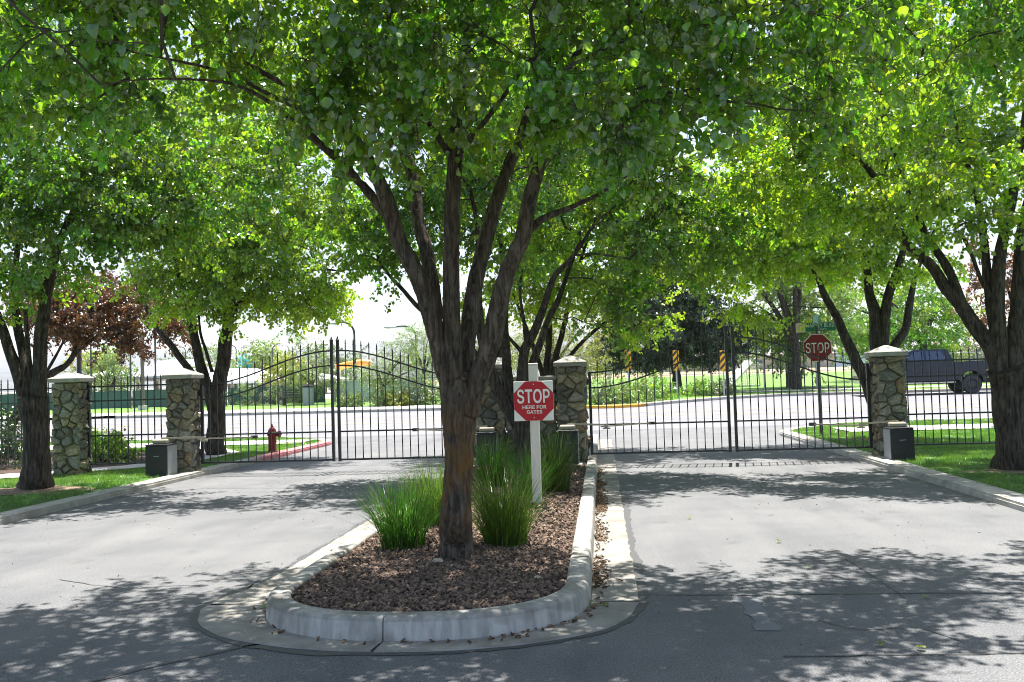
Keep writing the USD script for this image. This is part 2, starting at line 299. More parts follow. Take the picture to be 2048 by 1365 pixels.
M['rim'] = plain('rim', (0.05, 0.05, 0.055), 0.35, 0.5)
M['chrome'] = plain('chrome', (0.6, 0.6, 0.62), 0.2, 1.0)
M['taillight'] = plain('tail_lamp', (0.4, 0.02, 0.02), 0.3)
M['roof_grey'] = plain('roof_grey', (0.30, 0.31, 0.33), 0.6, 0.2)
M['roof_white'] = plain('canopy_white', (0.7, 0.7, 0.7), 0.6)
M['wall_tan'] = plain('wall_tan', (0.42, 0.36, 0.30), 0.85)
M['wall_white'] = plain('wall_white', (0.66, 0.68, 0.72), 0.7)
M['shingle'] = mottled('shingle', (0.25, 0.2, 0.19), (0.32, 0.27, 0.26), 3, 0.9)
M['screen_green'] = mottled('wind_screen', (0.045, 0.095, 0.085), (0.065, 0.125, 0.11), 0.7, 0.8)
M['slide_teal'] = plain('slide_teal', (0.05, 0.42, 0.48), 0.35)
M['slide_orange'] = plain('slide_orange', (0.8, 0.32, 0.06), 0.4)
M['net'] = plain('net_white', (0.7, 0.7, 0.7), 0.8)
M['siding'] = mottled('corrugated', (0.36, 0.40, 0.40), (0.42, 0.46, 0.46), 3, 0.6)
#PARTS
# ------------------------------------------------------------------ ground, roads, kerbs
def sweep(path, prof, terrain=True, smooth=False):
    """A profile of (offset to the left, height) points swept along a 2-D path, closed and capped."""
    p = np.asarray(path, float); t = np.gradient(p, axis=0); t /= np.linalg.norm(t, axis=1, keepdims=True)
    nl = np.stack([-t[:, 1], t[:, 0]], 1); pr = np.asarray(prof, float); k, n = len(p), len(pr)
    v = np.zeros((k, n, 3)); v[..., :2] = p[:, None] + nl[:, None] * pr[None, :, :1]; v[..., 2] = pr[None, :, 1] + (g(p[:, 1])[:, None] if terrain else 0)
    i, j = np.meshgrid(np.arange(k - 1), np.arange(n), indexing='ij')
    f = quads(np.stack([i * n + j, i * n + (j + 1) % n, (i + 1) * n + (j + 1) % n, (i + 1) * n + j], -1).reshape(-1, 4))
    cap = [(0, j, j + 1) for j in range(1, n - 1)]; s = (k - 1) * n
    f = np.vstack([f, [(a, c, b) for a, b, c in cap], [(s + a, s + b, s + c) for a, b, c in cap]])
    m = TM(v.reshape(-1, 3), f); m.fix_normals(); return m
def resample(path, step):
    p = np.asarray(path, float); d = np.concatenate([[0], np.cumsum(np.linalg.norm(np.diff(p, axis=0), axis=1))])
    s = np.linspace(0, d[-1], max(2, int(round(d[-1] / step)) + 1)); return np.stack([np.interp(s, d, p[:, k]) for k in range(p.shape[1])], 1)
def cut_path(path, marks, gap=0.006):
    p = np.asarray(path, float); d = np.concatenate([[0], np.cumsum(np.linalg.norm(np.diff(p, axis=0), axis=1))])
    m = [0] + sorted(marks) + [d[-1]]; out = []
    for a, b in zip(m[:-1], m[1:]):
        a2, b2 = a + gap, b - gap; s = np.concatenate([[a2], d[(d > a2) & (d < b2)], [b2]])
        out.append(np.stack([np.interp(s, d, p[:, k]) for k in range(2)], 1))
    return out, d

ys = np.concatenate([[-60, 27], np.arange(29, 130, 2.0), [130, 400, 1500, 6000]])
xs = np.array([-4000, -400, -100, -40, 0, 40, 100, 400, 4000.0])
gv = np.array([(x, y, float(g(y)) - 0.07) for y in ys for x in xs]); nx = len(xs)
struct('ground', TM(gv, quads([(r * nx + c, r * nx + c + 1, (r + 1) * nx + c + 1, (r + 1) * nx + c) for r in range(len(ys) - 1) for c in range(nx - 1)])), M['earth'])

RX0, RX1, RNEAR = -7.6, 4.58, 29.3
far_edge = [(-140, 46.5), (-24, 45.0), (-8, 44.0), (-3.0, 43.6), (-1.4, 42.5), (-0.5, 41.8), (0.4, 41.65), (1.6, 42.1), (3.2, 44.3), (6.0, 47.0), (9.0, 48.6), (16, 48.6), (40, 48.2), (140, 48)]
lotL = sbox(-90, -25, RX0, RNEAR).buffer(-3.6).buffer(3.6, quad_segs=24)
lotR = sbox(RX1, -25, 90, RNEAR).buffer(-4.2).buffer(4.2, quad_segs=24)
entr = sbox(-15, -25, 12, RNEAR + 0.01).difference(lotL.buffer(-0.2)).difference(lotR.buffer(-0.2))
struct('entrance_road', sheet(entr, 0.0, 2.0), M['asphalt'])
road = Polygon([(-140, RNEAR - 0.01), (140, RNEAR - 0.01)] + [(x, y + 0.2) for x, y in far_edge[::-1]])
struct('main_road', sheet(road, 0.002, 2.0), M['road'])
for nm, yy, w, m in (('yellow_line', 35.6, 0.13, 'line_yellow'), ('yellow_line', 38.2, 0.13, 'line_yellow'), ('white_line', 32.6, 0.11, 'line_white'), ('white_line', 41.0, 0.11, 'line_white')):
    struct(nm, sheet(sbox(-90, yy, 90 if yy < 41 else -2.5, yy + w), 0.008, 2.0), M[m])
# lots either side of the entrance: lawn, flat kerb strip, sidewalk
for side, lot in (('left', lotL), ('right', lotR)):
    inner = lot.buffer(-0.36)
    struct('lawn', sheet(inner, 0.075, 2.0), M['lawn'])
    ring = lot.difference(inner)
    sx = RX0 if side == 'left' else RX1
    kb = UsdGeom.Xform.Define(stage, numbered('/World', 'kerb')); meta(kb.GetPrim(), kind='structure')
    cuts = [-25, 3.2, 6.1, 9.0, 11.7, 14.4, 16.2, 18.4, 20.6, 23.2, 25.4, 26.6, 27.8]
    for a, b in zip(cuts[:-1], cuts[1:]):
        c = ring.intersection(sbox(sx - 1.6 if side == 'left' else sx - 0.2, a + 0.006, sx + 0.2 if side == 'left' else sx + 1.6, b - 0.006))
        if not c.is_empty:
            red = side == 'left' and 20.5 < a < 26
            prisms = []
            for q in getattr(c, 'geoms', [c]):
                if q.geom_type != 'Polygon': continue
                lo = extr(q, -0.05, 0.06); lip = extr(q.buffer(-0.018, join_style='mitre'), 0.06, 0.092) if q.buffer(-0.018).area > 0 else None
                prisms += [lo] + ([lip] if lip is not None else [])
            part('kerb_segment', cat(prisms), M['red_paint' if red else 'concrete'], kb, **({'label': 'red painted kerb piece'} if red else {}))
    rest = ring.intersection(sbox(-88, 27.8, sx - 1.6, 30) if side == 'left' else sbox(sx + 1.6, 27.0, 88, 30))
    part('kerb_segment', cat([sheet(rest, 0.10, 2.0)]), M['concrete'], kb)
wl = sbox(-88, 25.6, -9.5, 27.4); wr = sbox(6.2, 24.6, 88, 26.8)
sw = UsdGeom.Xform.Define(stage, numbered('/World', 'sidewalk')); meta(sw.GetPrim(), kind='structure')
for x in np.arange(-34, -9.6, 1.6): part('slab', sheet(sbox(x + 0.006, 25.6, x + 1.594, 27.4), 0.10), M['walk'], sw)
sw = UsdGeom.Xform.Define(stage, numbered('/World', 'sidewalk')); meta(sw.GetPrim(), kind='structure')
for x in np.arange(6.2, 30, 1.6): part('slab', sheet(sbox(x + 0.006, 24.7, x + 1.594, 26.7), 0.10), M['walk'], sw)
# dark planting bed and curving path behind the left fence
bedL = Polygon([(-26, 18.3), (-11.6, 18.3), (-10.4, 19.5), (-9.9, 21.0), (-11.5, 23.2), (-15, 24.6), (-26, 24.6)]).buffer(0.3)
struct('planting_bed', sheet(bedL, 0.09), M['soil'])
path = LineString([(-26, 15.6), (-14, 16.1), (-11.2, 17.6), (-9.4, 19.6), (-9.4, 22.5), (-11.5, 25.7)]).buffer(0.55)
struct('garden_path', sheet(path.difference(bedL.buffer(0.02)), 0.094), M['walk'])

# island: kerb in pieces, gutter apron, bed
IX0, IX1, INY = -2.48, -0.13, 7.05
th = np.linspace(math.pi, 2 * math.pi, 49)
sgn = lambda a, e: np.sign(a) * np.abs(a) ** e
nose = np.stack([(IX0 + IX1) / 2 + (IX1 - IX0) / 2 * sgn(np.cos(th), 0.86), INY + 1.14 * sgn(np.sin(th), 0.86)], 1)
ipath = np.vstack([resample([(IX0, 25.5), (IX0, INY)], 0.5)[:-1], nose, resample([(IX1, INY), (IX1, 25.5)], 0.5)[1:]])
kprof = [(0.0, -0.05), (0.0, 0.02), (0.012, 0.118), (0.022, 0.138), (0.042, 0.15), (0.155, 0.153), (0.17, 0.145), (0.178, 0.13), (0.178, -0.05)]
Ltot = 25.5 - INY
_, dd = cut_path(ipath, [])
nose_len = dd[-1] - 2 * Ltot
marks = [Ltot - 14.5, Ltot - 11.4, Ltot - 8.4, Ltot - 5.4, Ltot - 2.5, Ltot + 0.1, Ltot + nose_len * 0.47, Ltot + nose_len - 0.12, Ltot + nose_len + 2.2, Ltot + nose_len + 4.6, Ltot + nose_len + 7.4, Ltot + nose_len + 10.2, Ltot + nose_len + 13.4]
ik = UsdGeom.Xform.Define(stage, numbered('/World', 'kerb')); meta(ik.GetPrim(), kind='structure')
for pc in cut_path(ipath, marks, 0.004)[0]:
    m = sweep(pc, kprof); part('kerb_segment', m, M['kerb_face'], ik, smooth=35)
gut = UsdGeom.Xform.Define(stage, numbered('/World', 'gutter')); meta(gut.GetPrim(), kind='structure')
GOUT = []
for pc in cut_path(ipath, marks, 0.005)[0]:
    pc = resample(pc, 0.12); t = np.gradient(pc, axis=0); t /= np.linalg.norm(t, axis=1, keepdims=True); nl = np.stack([-t[:, 1], t[:, 0]], 1)
    w = 0.34 - 0.11 * np.exp(-((pc[:, 1] - 5.9) / 0.35) ** 2) + 0.16 * np.exp(-((pc[:, 0] + 2.45) ** 2 + (pc[:, 1] - 6.9) ** 2) / 0.35) + rng.normal(0, 0.006, len(pc))
    a, b = pc + nl * -0.006, pc - nl * w[:, None]
    v = np.vstack([np.column_stack([a, np.full(len(a), 0.008)]), np.column_stack([b, np.full(len(b), 0.012)]), np.column_stack([b - nl * 0.004, np.full(len(b), -0.02)])]); k = len(a)
    f = quads([(i, i + k, i + k + 1, i + 1) for i in range(k - 1)] + [(i + k, i + 2 * k, i + 2 * k + 1, i + k + 1) for i in range(k - 1)])
    m = TM(v, f); m.fix_normals()
    if m.face_normals[0][2] < 0: m.invert()
    part('gutter_slab', m, M['gutter'], gut)
    GOUT.append(b)
bed_poly = Polygon(np.vstack([ipath, [(IX1, 25.5), (IX0, 25.5)]])).buffer(-0.172)
bx0, by0, bx1, by1 = bed_poly.bounds
gx, gy = np.arange(bx0 - 0.05, bx1 + 0.1, 0.09), np.arange(by0 - 0.05, by1 + 0.1, 0.09)
GX, GY = np.meshgrid(gx, gy); pts = np.stack([GX, GY, np.zeros_like(GX)], -1)
GZ = 0.095 + 0.05 * np.clip(1 - np.abs((GX + 1.3) / 1.05) ** 2, 0, 1) + 0.035 * (meshkit.fbm(pts * 2.5, 3, 4) - 0.5)
kk = len(gx); inside = np.array([bed_poly.buffer(0.08).contains(Point(x, y)) for x, y in zip(GX.ravel(), GY.ravel())])
fq = np.array([(r * kk + c, r * kk + c + 1, (r + 1) * kk + c + 1, (r + 1) * kk + c) for r in range(len(gy) - 1) for c in range(kk - 1)])
fq = fq[inside[fq].all(1)]
struct('island_bed', TM(np.column_stack([GX.ravel(), GY.ravel(), GZ.ravel()]), quads(fq)), M['soil'], smooth=True)
def bed_z(x, y): return 0.095 + 0.05 * np.clip(1 - np.abs((x + 1.3) / 1.05) ** 2, 0, 1)
def chip(k):
    r = np.random.default_rng(50 + k); l, w, t = r.uniform(0.016, 0.032), r.uniform(0.007, 0.014), r.uniform(0.003, 0.007)
    b = trimesh.creation.box([2 * l, 2 * w, 2 * t]); v = b.vertices; b.vertices = v + r.normal(0, 0.0035, v.shape) + np.column_stack([0 * v[:, 0], 0 * v[:, 0], 0.004 * np.sin(v[:, 0] * 80)]); return b
pp = []
for y0, y1, dens in ((5.8, 9.5, 2300), (9.5, 13, 1200), (13, 25.4, 300)):
    n = int((bx1 - bx0) * (y1 - y0) * dens); pp.append(np.column_stack([rng.uniform(bx0, bx1, n), rng.uniform(y0, y1, n)]))
pp = np.vstack(pp); pip = np.array([bed_poly.contains(Point(*q)) for q in pp]); pp = pp[pip]
zz = bed_z(pp[:, 0], pp[:, 1]) + 0.035 * (meshkit.fbm(np.column_stack([pp, 0 * pp[:, 0]]) * 2.5, 3, 4) - 0.5) + rng.uniform(0.0, 0.022, len(pp))
n = len(pp); eul = np.column_stack([rng.normal(0, 0.45, n), rng.normal(0, 0.45, n), rng.uniform(0, 6.28, n)])
instancer('wood_mulch', [chip(k) for k in range(6)], [M['mulch']] * 6, np.column_stack([pp, zz]), Rot.from_euler('xyz', eul).as_matrix(), rng.uniform(0.45, 1.1, n) * (1 + 0.35 * (pp[:, 1] > 12)), rng.integers(0, 6, n), label='dark brown wood chip mulch covering the island bed', category='mulch')
def pebble_mesh(seed, r):
    m = trimesh.creation.icosphere(2, 1.0); v = m.vertices; q = np.random.default_rng(seed)
    m.vertices = v * (0.75 + 0.5 * meshkit.fbm(v * 1.3 + seed, 3, seed))[:, None] * np.array([1.2, 0.9, 0.7]) * r; return m
for k, (px, py, r, lab) in enumerate([(876, 1128, 0.042, 'largest pale tan pebble against the near island trunk base'), (1075, 1152, 0.022, 'small tan pebble on the mulch right of the near trunk'), (905, 1136, 0.018, 'small tan pebble just in front of the near trunk base'), (590, 1172, 0.03, 'tan pebble lying on the kerb at the left nose of the island')]):
    q = gp(px, py, 0.15); q[2] = 0.155 if k == 3 else bed_z(q[0], q[1]) + 0.02
    x = part('pebble', local(pebble_mesh(k, r), (0, 0, 0)), M['pebble'], smooth=True, label=lab, category='stone'); x.AddTranslateOp().Set(Gf.Vec3d(*q.tolist()))
# asphalt seams, cracks and patches
def strip(px_pts, w, mat, name, seed=0, wob=0.06):
    p = resample([gp(x, y)[:2] for x, y in px_pts], 0.12); r = np.random.default_rng(seed); p = p + np.cumsum(r.normal(0, wob * 0.25, p.shape), 0) * 0.5
    t = np.gradient(p, axis=0); t /= np.linalg.norm(t, axis=1, keepdims=True); nl = np.stack([-t[:, 1], t[:, 0]], 1); ww = w * (0.6 + 0.8 * r.random(len(p)))[:, None]
    v = np.vstack([np.column_stack([p + nl * ww / 2, np.full(len(p), 0.004)]), np.column_stack([p - nl * ww / 2, np.full(len(p), 0.004)])]); k = len(p)
    m = TM(v, quads([(i + k, i + k + 1, i + 1, i) for i in range(k - 1)]))
    if m.face_normals[0][2] < 0: m.invert()
    struct(name, m, M[mat])
strip([(1290, 1190), (1500, 1192), (1760, 1188), (2048, 1186)], 0.018, 'tar', 'asphalt_seam', 1)
strip([(1690, 1118), (1740, 1152), (1800, 1196)], 0.012, 'tar', 'asphalt_seam', 2)
strip([(1560, 1312), (1800, 1310), (2048, 1307)], 0.02, 'tar', 'asphalt_seam', 3)
strip([(180, 1365), (330, 1330), (520, 1292), (640, 1285)], 0.03, 'tar', 'asphalt_seam', 4, 0.04)
strip([(410, 1240), (430, 1225), (470, 1200), (520, 1160)], 0.02, 'tar', 'asphalt_seam', 5, 0.04)
strip([(400, 977), (560, 977), (690, 974)], 0.02, 'tar', 'asphalt_seam', 6, 0.01)
strip([(1492, 1196), (1510, 1220), (1528, 1245), (1540, 1262)], 0.16, 'patch', 'asphalt_patch', 7, 0.05)
strip([(120, 1160), (260, 1182), (420, 1176)], 0.012, 'tar', 'asphalt_seam', 9, 0.1)
strip([(1640, 1240), (1720, 1262), (1850, 1254), (1930, 1280)], 0.010, 'tar', 'asphalt_seam', 10, 0.1)
strip([(1420, 960), (1560, 958), (1700, 952)], 0.02, 'tar', 'asphalt_seam', 11, 0.05)
# rough tar edge along the gutter, leaf litter against the kerb
gb = np.vstack([b for b in GOUT if b[:, 1].min() < 18]); gb = resample(gb[gb[:, 1] < 17.5], 0.09)
t_ = np.gradient(gb, axis=0); t_ /= np.linalg.norm(t_, axis=1, keepdims=True); nl = np.stack([-t_[:, 1], t_[:, 0]], 1)
wv = 0.035 + 0.16 * np.clip(meshkit.fbm(np.column_stack([gb * 1.1, 0 * gb[:, :1]]), 3, 8) - 0.42, 0, 1) + rng.uniform(0, 0.03, len(gb)); k = len(gb)
m = TM(np.vstack([np.column_stack([gb + nl * 0.01, np.full(k, 0.004)]), np.column_stack([gb - nl * wv[:, None], np.full(k, 0.004)])]), quads([(i, i + k, i + k + 1, i + 1) for i in range(k - 1)]))
if m.face_normals[0][2] < 0: m.invert()
struct('tar_edge', m, M['tar'])
kp = resample(ipath, 0.02); t_ = np.gradient(kp, axis=0); t_ /= np.linalg.norm(t_, axis=1, keepdims=True); nl = np.stack([-t_[:, 1], t_[:, 0]], 1)
dens = np.where((kp[:, 0] > -0.4) & (kp[:, 1] > 7.3), 1.0, 0.12) * (kp[:, 1] < 17) * (meshkit.fbm(np.column_stack([kp * 0.9, 0 * kp[:, :1]]), 2, 5) ** 2 * 2.4)
pk = rng.choice(len(kp), 1500, p=dens / dens.sum()); off = 0.012 + np.abs(rng.normal(0, 0.06, 1500)); lp = kp[pk] - nl[pk] * off[:, None]
instancer('leaf_litter', [chip(k) for k in (1, 3, 5)], [M['litter']] * 3, np.column_stack([lp, np.full(1500, 0.018)]), Rot.from_euler('xyz', np.column_stack([rng.normal(0, 0.3, 1500), rng.normal(0, 0.3, 1500), rng.uniform(0, 6.28, 1500)])).as_matrix(), rng.uniform(0.25, 0.8, 1500), rng.integers(0, 3, 1500), label='brown leaf litter and dirt gathered along the island kerb', category='litter')
sp_ = np.column_stack([rng.uniform(-7.3, 4.4, 330), rng.uniform(5, 17, 330)]); sp_ = sp_[[not bed_poly.buffer(0.65).contains(Point(*q)) for q in sp_]]; n = len(sp_)
instancer('fallen_bits', [chip(k) for k in (1, 3, 5)], [M['litter']] * 3, np.column_stack([sp_, np.full(n, 0.005)]), Rot.from_euler('xyz', np.column_stack([rng.normal(0, 0.2, n), rng.normal(0, 0.2, n), rng.uniform(0, 6.28, n)])).as_matrix(), rng.uniform(0.15, 0.42, n), rng.integers(0, 3, n), label='tiny bits of leaf and bud scattered over the asphalt', category='litter')
# far side of the main road
fe = resample(far_edge[1:-1], 0.6)
fk = UsdGeom.Xform.Define(stage, numbered('/World', 'kerb')); meta(fk.GetPrim(), kind='structure')
fprof = [(0.0, -0.05), (0.0, 0.12), (0.03, 0.15), (0.26, 0.15), (0.26, -0.05)]
ycut = [(-99, -3.0, 'concrete', None), (-3.0, 1.75, 'yellow_paint', 'yellow painted kerb piece'), (1.75, 99, 'concrete', None)]
for a, b, mt, lab in ycut:
    q = fe[(fe[:, 0] >= a - 0.3) & (fe[:, 0] <= b + 0.3)]; part('kerb_segment', sweep(q, fprof), M[mt], fk, **({'label': lab} if lab else {}))
farL = Polygon([(-140, 130), (-140, 46.6)] + [(x, y + 0.25) for x, y in far_edge[1:4]] + [(-3, 130)])
struct('far_pavement', sheet(Polygon([(x, y + 0.24) for x, y in far_edge[:4]] + [(-3.0, 47.2), (-8, 47.2), (-24, 48.2), (-140, 49.6)]), 0.13, 2.0), M['walk'])
struct('far_lawn', sheet(Polygon([(-140, 49.4), (-24, 48.0), (-8, 47.0), (-3, 47.0), (-3, 62), (-140, 62)]), 0.10, 2.0), M['field'])
struct('pool_deck', sheet(sbox(-140, 62, -2, 128), 0.05, 4.0), M['walk'])
fr = [(x, y + 0.25) for x, y in far_edge if x > -2]
struct('verge', sheet(Polygon([(-2.6, 58), (-2.6, 43.5)] + fr + [(140, 51.9), (9, 51.9), (-1, 51.9)]), 0.10, 2.0), M['field'])
sw = UsdGeom.Xform.Define(stage, numbered('/World', 'sidewalk')); meta(sw.GetPrim(), kind='structure')
part('pavement', sheet(sbox(3.0, 52.0, 120, 53.4), 0.12, 2.0), M['walk'], sw)
struct('sports_field', sheet(sbox(-2.6, 53.5, 140, 98), 0.08, 2.0), M['field'])
struct('dirt_strip', sheet(sbox(-30, 98, 140, 126), 0.06, 2.0), M['dry'])
# hills far off on the left
hx = np.linspace(-5200, 1800, 90); hy = np.linspace(3200, 7200, 24)
HX, HY = np.meshgrid(hx, hy); q = np.stack([HX / 900, HY / 900, 0 * HX], -1)
HZ = np.clip((HY - 3200) / 2400, 0, 1) ** 0.8 * (150 + 190 * meshkit.fbm(q, 5, 11)) * np.clip((1900 - HX) / 1500, 0, 1) ** 0.5
kk = len(hx); struct('hills', TM(np.stack([HX, HY, HZ], -1).reshape(-1, 3), quads([(r * kk + c, r * kk + c + 1, (r + 1) * kk + c + 1, (r + 1) * kk + c) for r in range(len(hy) - 1) for c in range(kk - 1)])), M['hills'], smooth=True)
# lawn grass, in tufts
def turf(k):
    r = np.random.default_rng(300 + k); n = 110; x, y = r.uniform(-0.17, 0.17, (2, n)); a = r.uniform(0, 6.28, n); h = r.uniform(0.03, 0.065, n); w = 0.0035
    b = np.column_stack([x, y, np.zeros(n)]); d = np.column_stack([np.cos(a), np.sin(a), 0 * a]); ln = r.normal(0, 0.02, (n, 2))
    tip = b + np.column_stack([ln, h]); v = np.stack([b - d * w, b + d * w, tip], 1).reshape(-1, 3); return TM(v, np.arange(3 * n).reshape(-1, 3))
def grass_in(poly, dens, seed, label, z=0.075):
    r = np.random.default_rng(seed); x0, y0, x1, y1 = poly.bounds; n = int((x1 - x0) * (y1 - y0) * dens); q = np.column_stack([r.uniform(x0, x1, n), r.uniform(y0, y1, n)])
    q = q[[poly.contains(Point(*a)) for a in q]]; n = len(q)
    instancer('lawn_grass', [turf(k) for k in range(4)], [M['blade']] * 4, np.column_stack([q, g(q[:, 1]) + z]), rotz(r.uniform(0, 6.28, n)), r.uniform(0.75, 1.25, n), r.integers(0, 4, n), label=label, category='grass')
holeL = Point(-9.39, 14.7).buffer(0.85).union(Point(-10.3, 14.6).buffer(0.6)).union(Point(-8.8, 14.75).buffer(0.5))
grass_in(lotL.buffer(-0.37).intersection(sbox(-19, 8.5, -7, 29)).difference(holeL).difference(path).difference(bedL).difference(wl), 15, 1, 'mown green lawn left of the entrance drive')
grass_in(lotR.buffer(-0.37).intersection(sbox(4, 8.5, 14, 29)).difference(Point(6.1, 14.6).buffer(0.55)).difference(wr), 15, 2, 'mown green lawn right of the entrance drive')
for nm, c, r in (('bare_soil', (-9.4, 14.7), 1.0), ('bare_soil', (6.1, 14.6), 0.7), ('bare_soil', (6.0, 21.8), 0.9)):
    a = np.linspace(0, 6.28, 28)[:-1]; rr = r * (0.8 + 0.4 * rng.random(27)) ; struct(nm, sheet(Polygon(np.column_stack([c[0] + rr * 1.2 * np.cos(a), c[1] + rr * 0.7 * np.sin(a)])), 0.083), M['dirt'])
# ------------------------------------------------------------------ stone pillars and wall
def stone(poly, t, r):
    p = np.array(poly.exterior.coords)[:-1]
    if Polygon(p).exterior.is_ccw is False: p = p[::-1]
    c = p.mean(0); n = len(p); inn = c + (p - c) * r.uniform(0.62, 0.85) + r.normal(0, 0.012, 2); mid = c + (p - c) * 0.97
    tl = r.normal(0, 0.16, 2); v = np.vstack([np.column_stack([p, np.zeros(n)]), np.column_stack([mid, t * r.uniform(0.5, 0.8, n)]), np.column_stack([inn, t * r.uniform(0.85, 1.1, n)]), [[*(c + r.normal(0, 0.01, 2)), t * r.uniform(0.95, 1.2)]]])
    v[n:, 2] += np.clip((v[n:, :2] - c) @ tl, -0.02, 0.03); f = []
    for a in (0, n):
        for i in range(n): j = (i + 1) % n; f += [(a + i, a + j, a + n + j), (a + i, a + n + j, a + n + i)]
    f += [(2 * n + i, 2 * n + (i + 1) % n, 3 * n) for i in range(n)]; return TM(v, f)
def face_stones(w, h, seed, area=0.03):
    """Irregular stones filling a w x h face: Voronoi cells shrunk by the joint."""
    r = np.random.default_rng(seed); n = max(4, int(w * h / area)); pts = []
    while len(pts) < n:
        c = np.array([r.uniform(0, w), r.uniform(0, h)]); best = max((np.array([r.uniform(0, w), r.uniform(0, h)]) for _ in range(5)), key=lambda q: min([np.linalg.norm((q - o) * [0.8, 1.1]) for o in pts] or [9])); pts.append(best)
    pts = np.array(pts); sc = [1.0, 1.25]
    vd = voronoi_diagram(MultiPoint(pts * sc), envelope=sbox(-1, -1, w + 1, h * 1.25 + 1)); out = []
    for c in vd.geoms:
        c = affinity.scale(c, 1, 0.8, origin=(0, 0)).intersection(sbox(0.0, 0.0, w, h)).buffer(-0.009, join_style='mitre')
        if c.is_empty or c.geom_type != 'Polygon' or c.area < 0.002: continue
        c = c.buffer(-0.014).buffer(0.014, quad_segs=2).simplify(0.006)
        if c.geom_type == 'Polygon' and len(c.exterior.coords) > 3: out.append(c)
    return out, r
def masonry(root, x0, x1, y0, y1, z0, z1, seed, faces='fblr', loc=(0, 0, 0)):
    lx, ly, lz = loc
    part('mortar_core', local(bx(x0 + 0.035, x1 - 0.035, y0 + 0.035, y1 - 0.035, z0 - 0.05, z1), loc), M['mortar'], root)
    for k, fc in enumerate(faces):
        w = (x1 - x0) if fc in 'fb' else (y1 - y0)
        polys, r = face_stones(w, z1 - z0, seed * 10 + k)
        for pl in polys:
            m = stone(pl, r.uniform(0.04, 0.075), r); u, v, d = m.vertices.T
            if fc == 'f': q = np.stack([x0 + u, y0 + 0.04 - d, z0 + v], 1)
            elif fc == 'b': q = np.stack([x1 - u, y1 - 0.04 + d, z0 + v], 1)
            elif fc == 'r': q = np.stack([x1 - 0.04 + d, y0 + u, z0 + v], 1)
            else: q = np.stack([x0 + 0.04 - d, y1 - u, z0 + v], 1)
            part('stone', TM(q - np.array(loc), m.faces), STONES[r.choice(6, p=[0.27, 0.2, 0.15, 0.13, 0.15, 0.1])], root)
def pillar(x0, x1, y0, y1, z0, z1, seed, label):
    loc = ((x0 + x1) / 2, (y0 + y1) / 2, z0)
    t = thing('stone_pillar', label, 'pillar', loc, group='stone pillars of the gateway')
    masonry(t, x0, x1, y0, y1, z0, z1, seed, loc=loc)
    o = 0.055; X0, X1, Y0, Y1 = x0 - o - loc[0], x1 + o - loc[0], y0 - o - loc[1], y1 + o - loc[1]; h = z1 - z0
    v = [(X0, Y0, h), (X1, Y0, h), (X1, Y1, h), (X0, Y1, h)]; b = 0.012
    ring = lambda e, z: [(X0 + e, Y0 + e, z), (X1 - e, Y0 + e, z), (X1 - e, Y1 - e, z), (X0 + e, Y1 - e, z)]
    rings = [ring(b, h + 0.002), ring(0, h + 0.014), ring(0, h + 0.075), ring(b, h + 0.087), ring((X1 - X0) * 0.46, h + 0.205)]
    vv = np.array(sum(rings, [])); f = [(0, 3, 2), (0, 2, 1)]
    for r_ in range(4):
        for i in range(4): j = (i + 1) % 4; f += [(4 * r_ + i, 4 * r_ + j, 4 * r_ + 4 + j), (4 * r_ + i, 4 * r_ + 4 + j, 4 * r_ + 4 + i)]
    f += [(16, 17, 18), (16, 18, 19)]; part('cap', TM(vv, f), M['cap'], t); return t
PF, PB = 17.5, 17.97
pillar(-10.60, -10.05, PF, PB, 0.04, 1.86, 1, 'squat stone pillar just right of the left lawn tree trunk')
pillar(-8.30, -7.82, PF, PB, 0.04, 1.86, 2, 'stone pillar with sunlit right side at the left end of the gates')
pillar(-2.35, -1.83, PF, PB, 0.08, 1.86, 3, 'stone pillar behind the near island trunk')
pillar(-0.82, -0.31, PF, PB, 0.08, 1.86, 4, 'stone pillar behind the red and white stop sign board')
pillar(4.89, 5.38, PF, PB, 0.04, 1.86, 5, 'stone pillar at the right end of the gates before the pickup')
t = thing('stone_wall', 'low stone wall linking the two island pillars', 'wall', (-1.29, 17.83, 0.08))
masonry(t, -1.81, -0.84, 17.58, 17.93, 0.08, 1.62, 9, 'fb', loc=(-1.29, 17.83, 0.08))
part('coping', local(cbox(-1.82, -0.83, 17.54, 17.97, 1.622, 1.70, 0.015), (-1.29, 17.83, 0.08)), M['cap'], t)

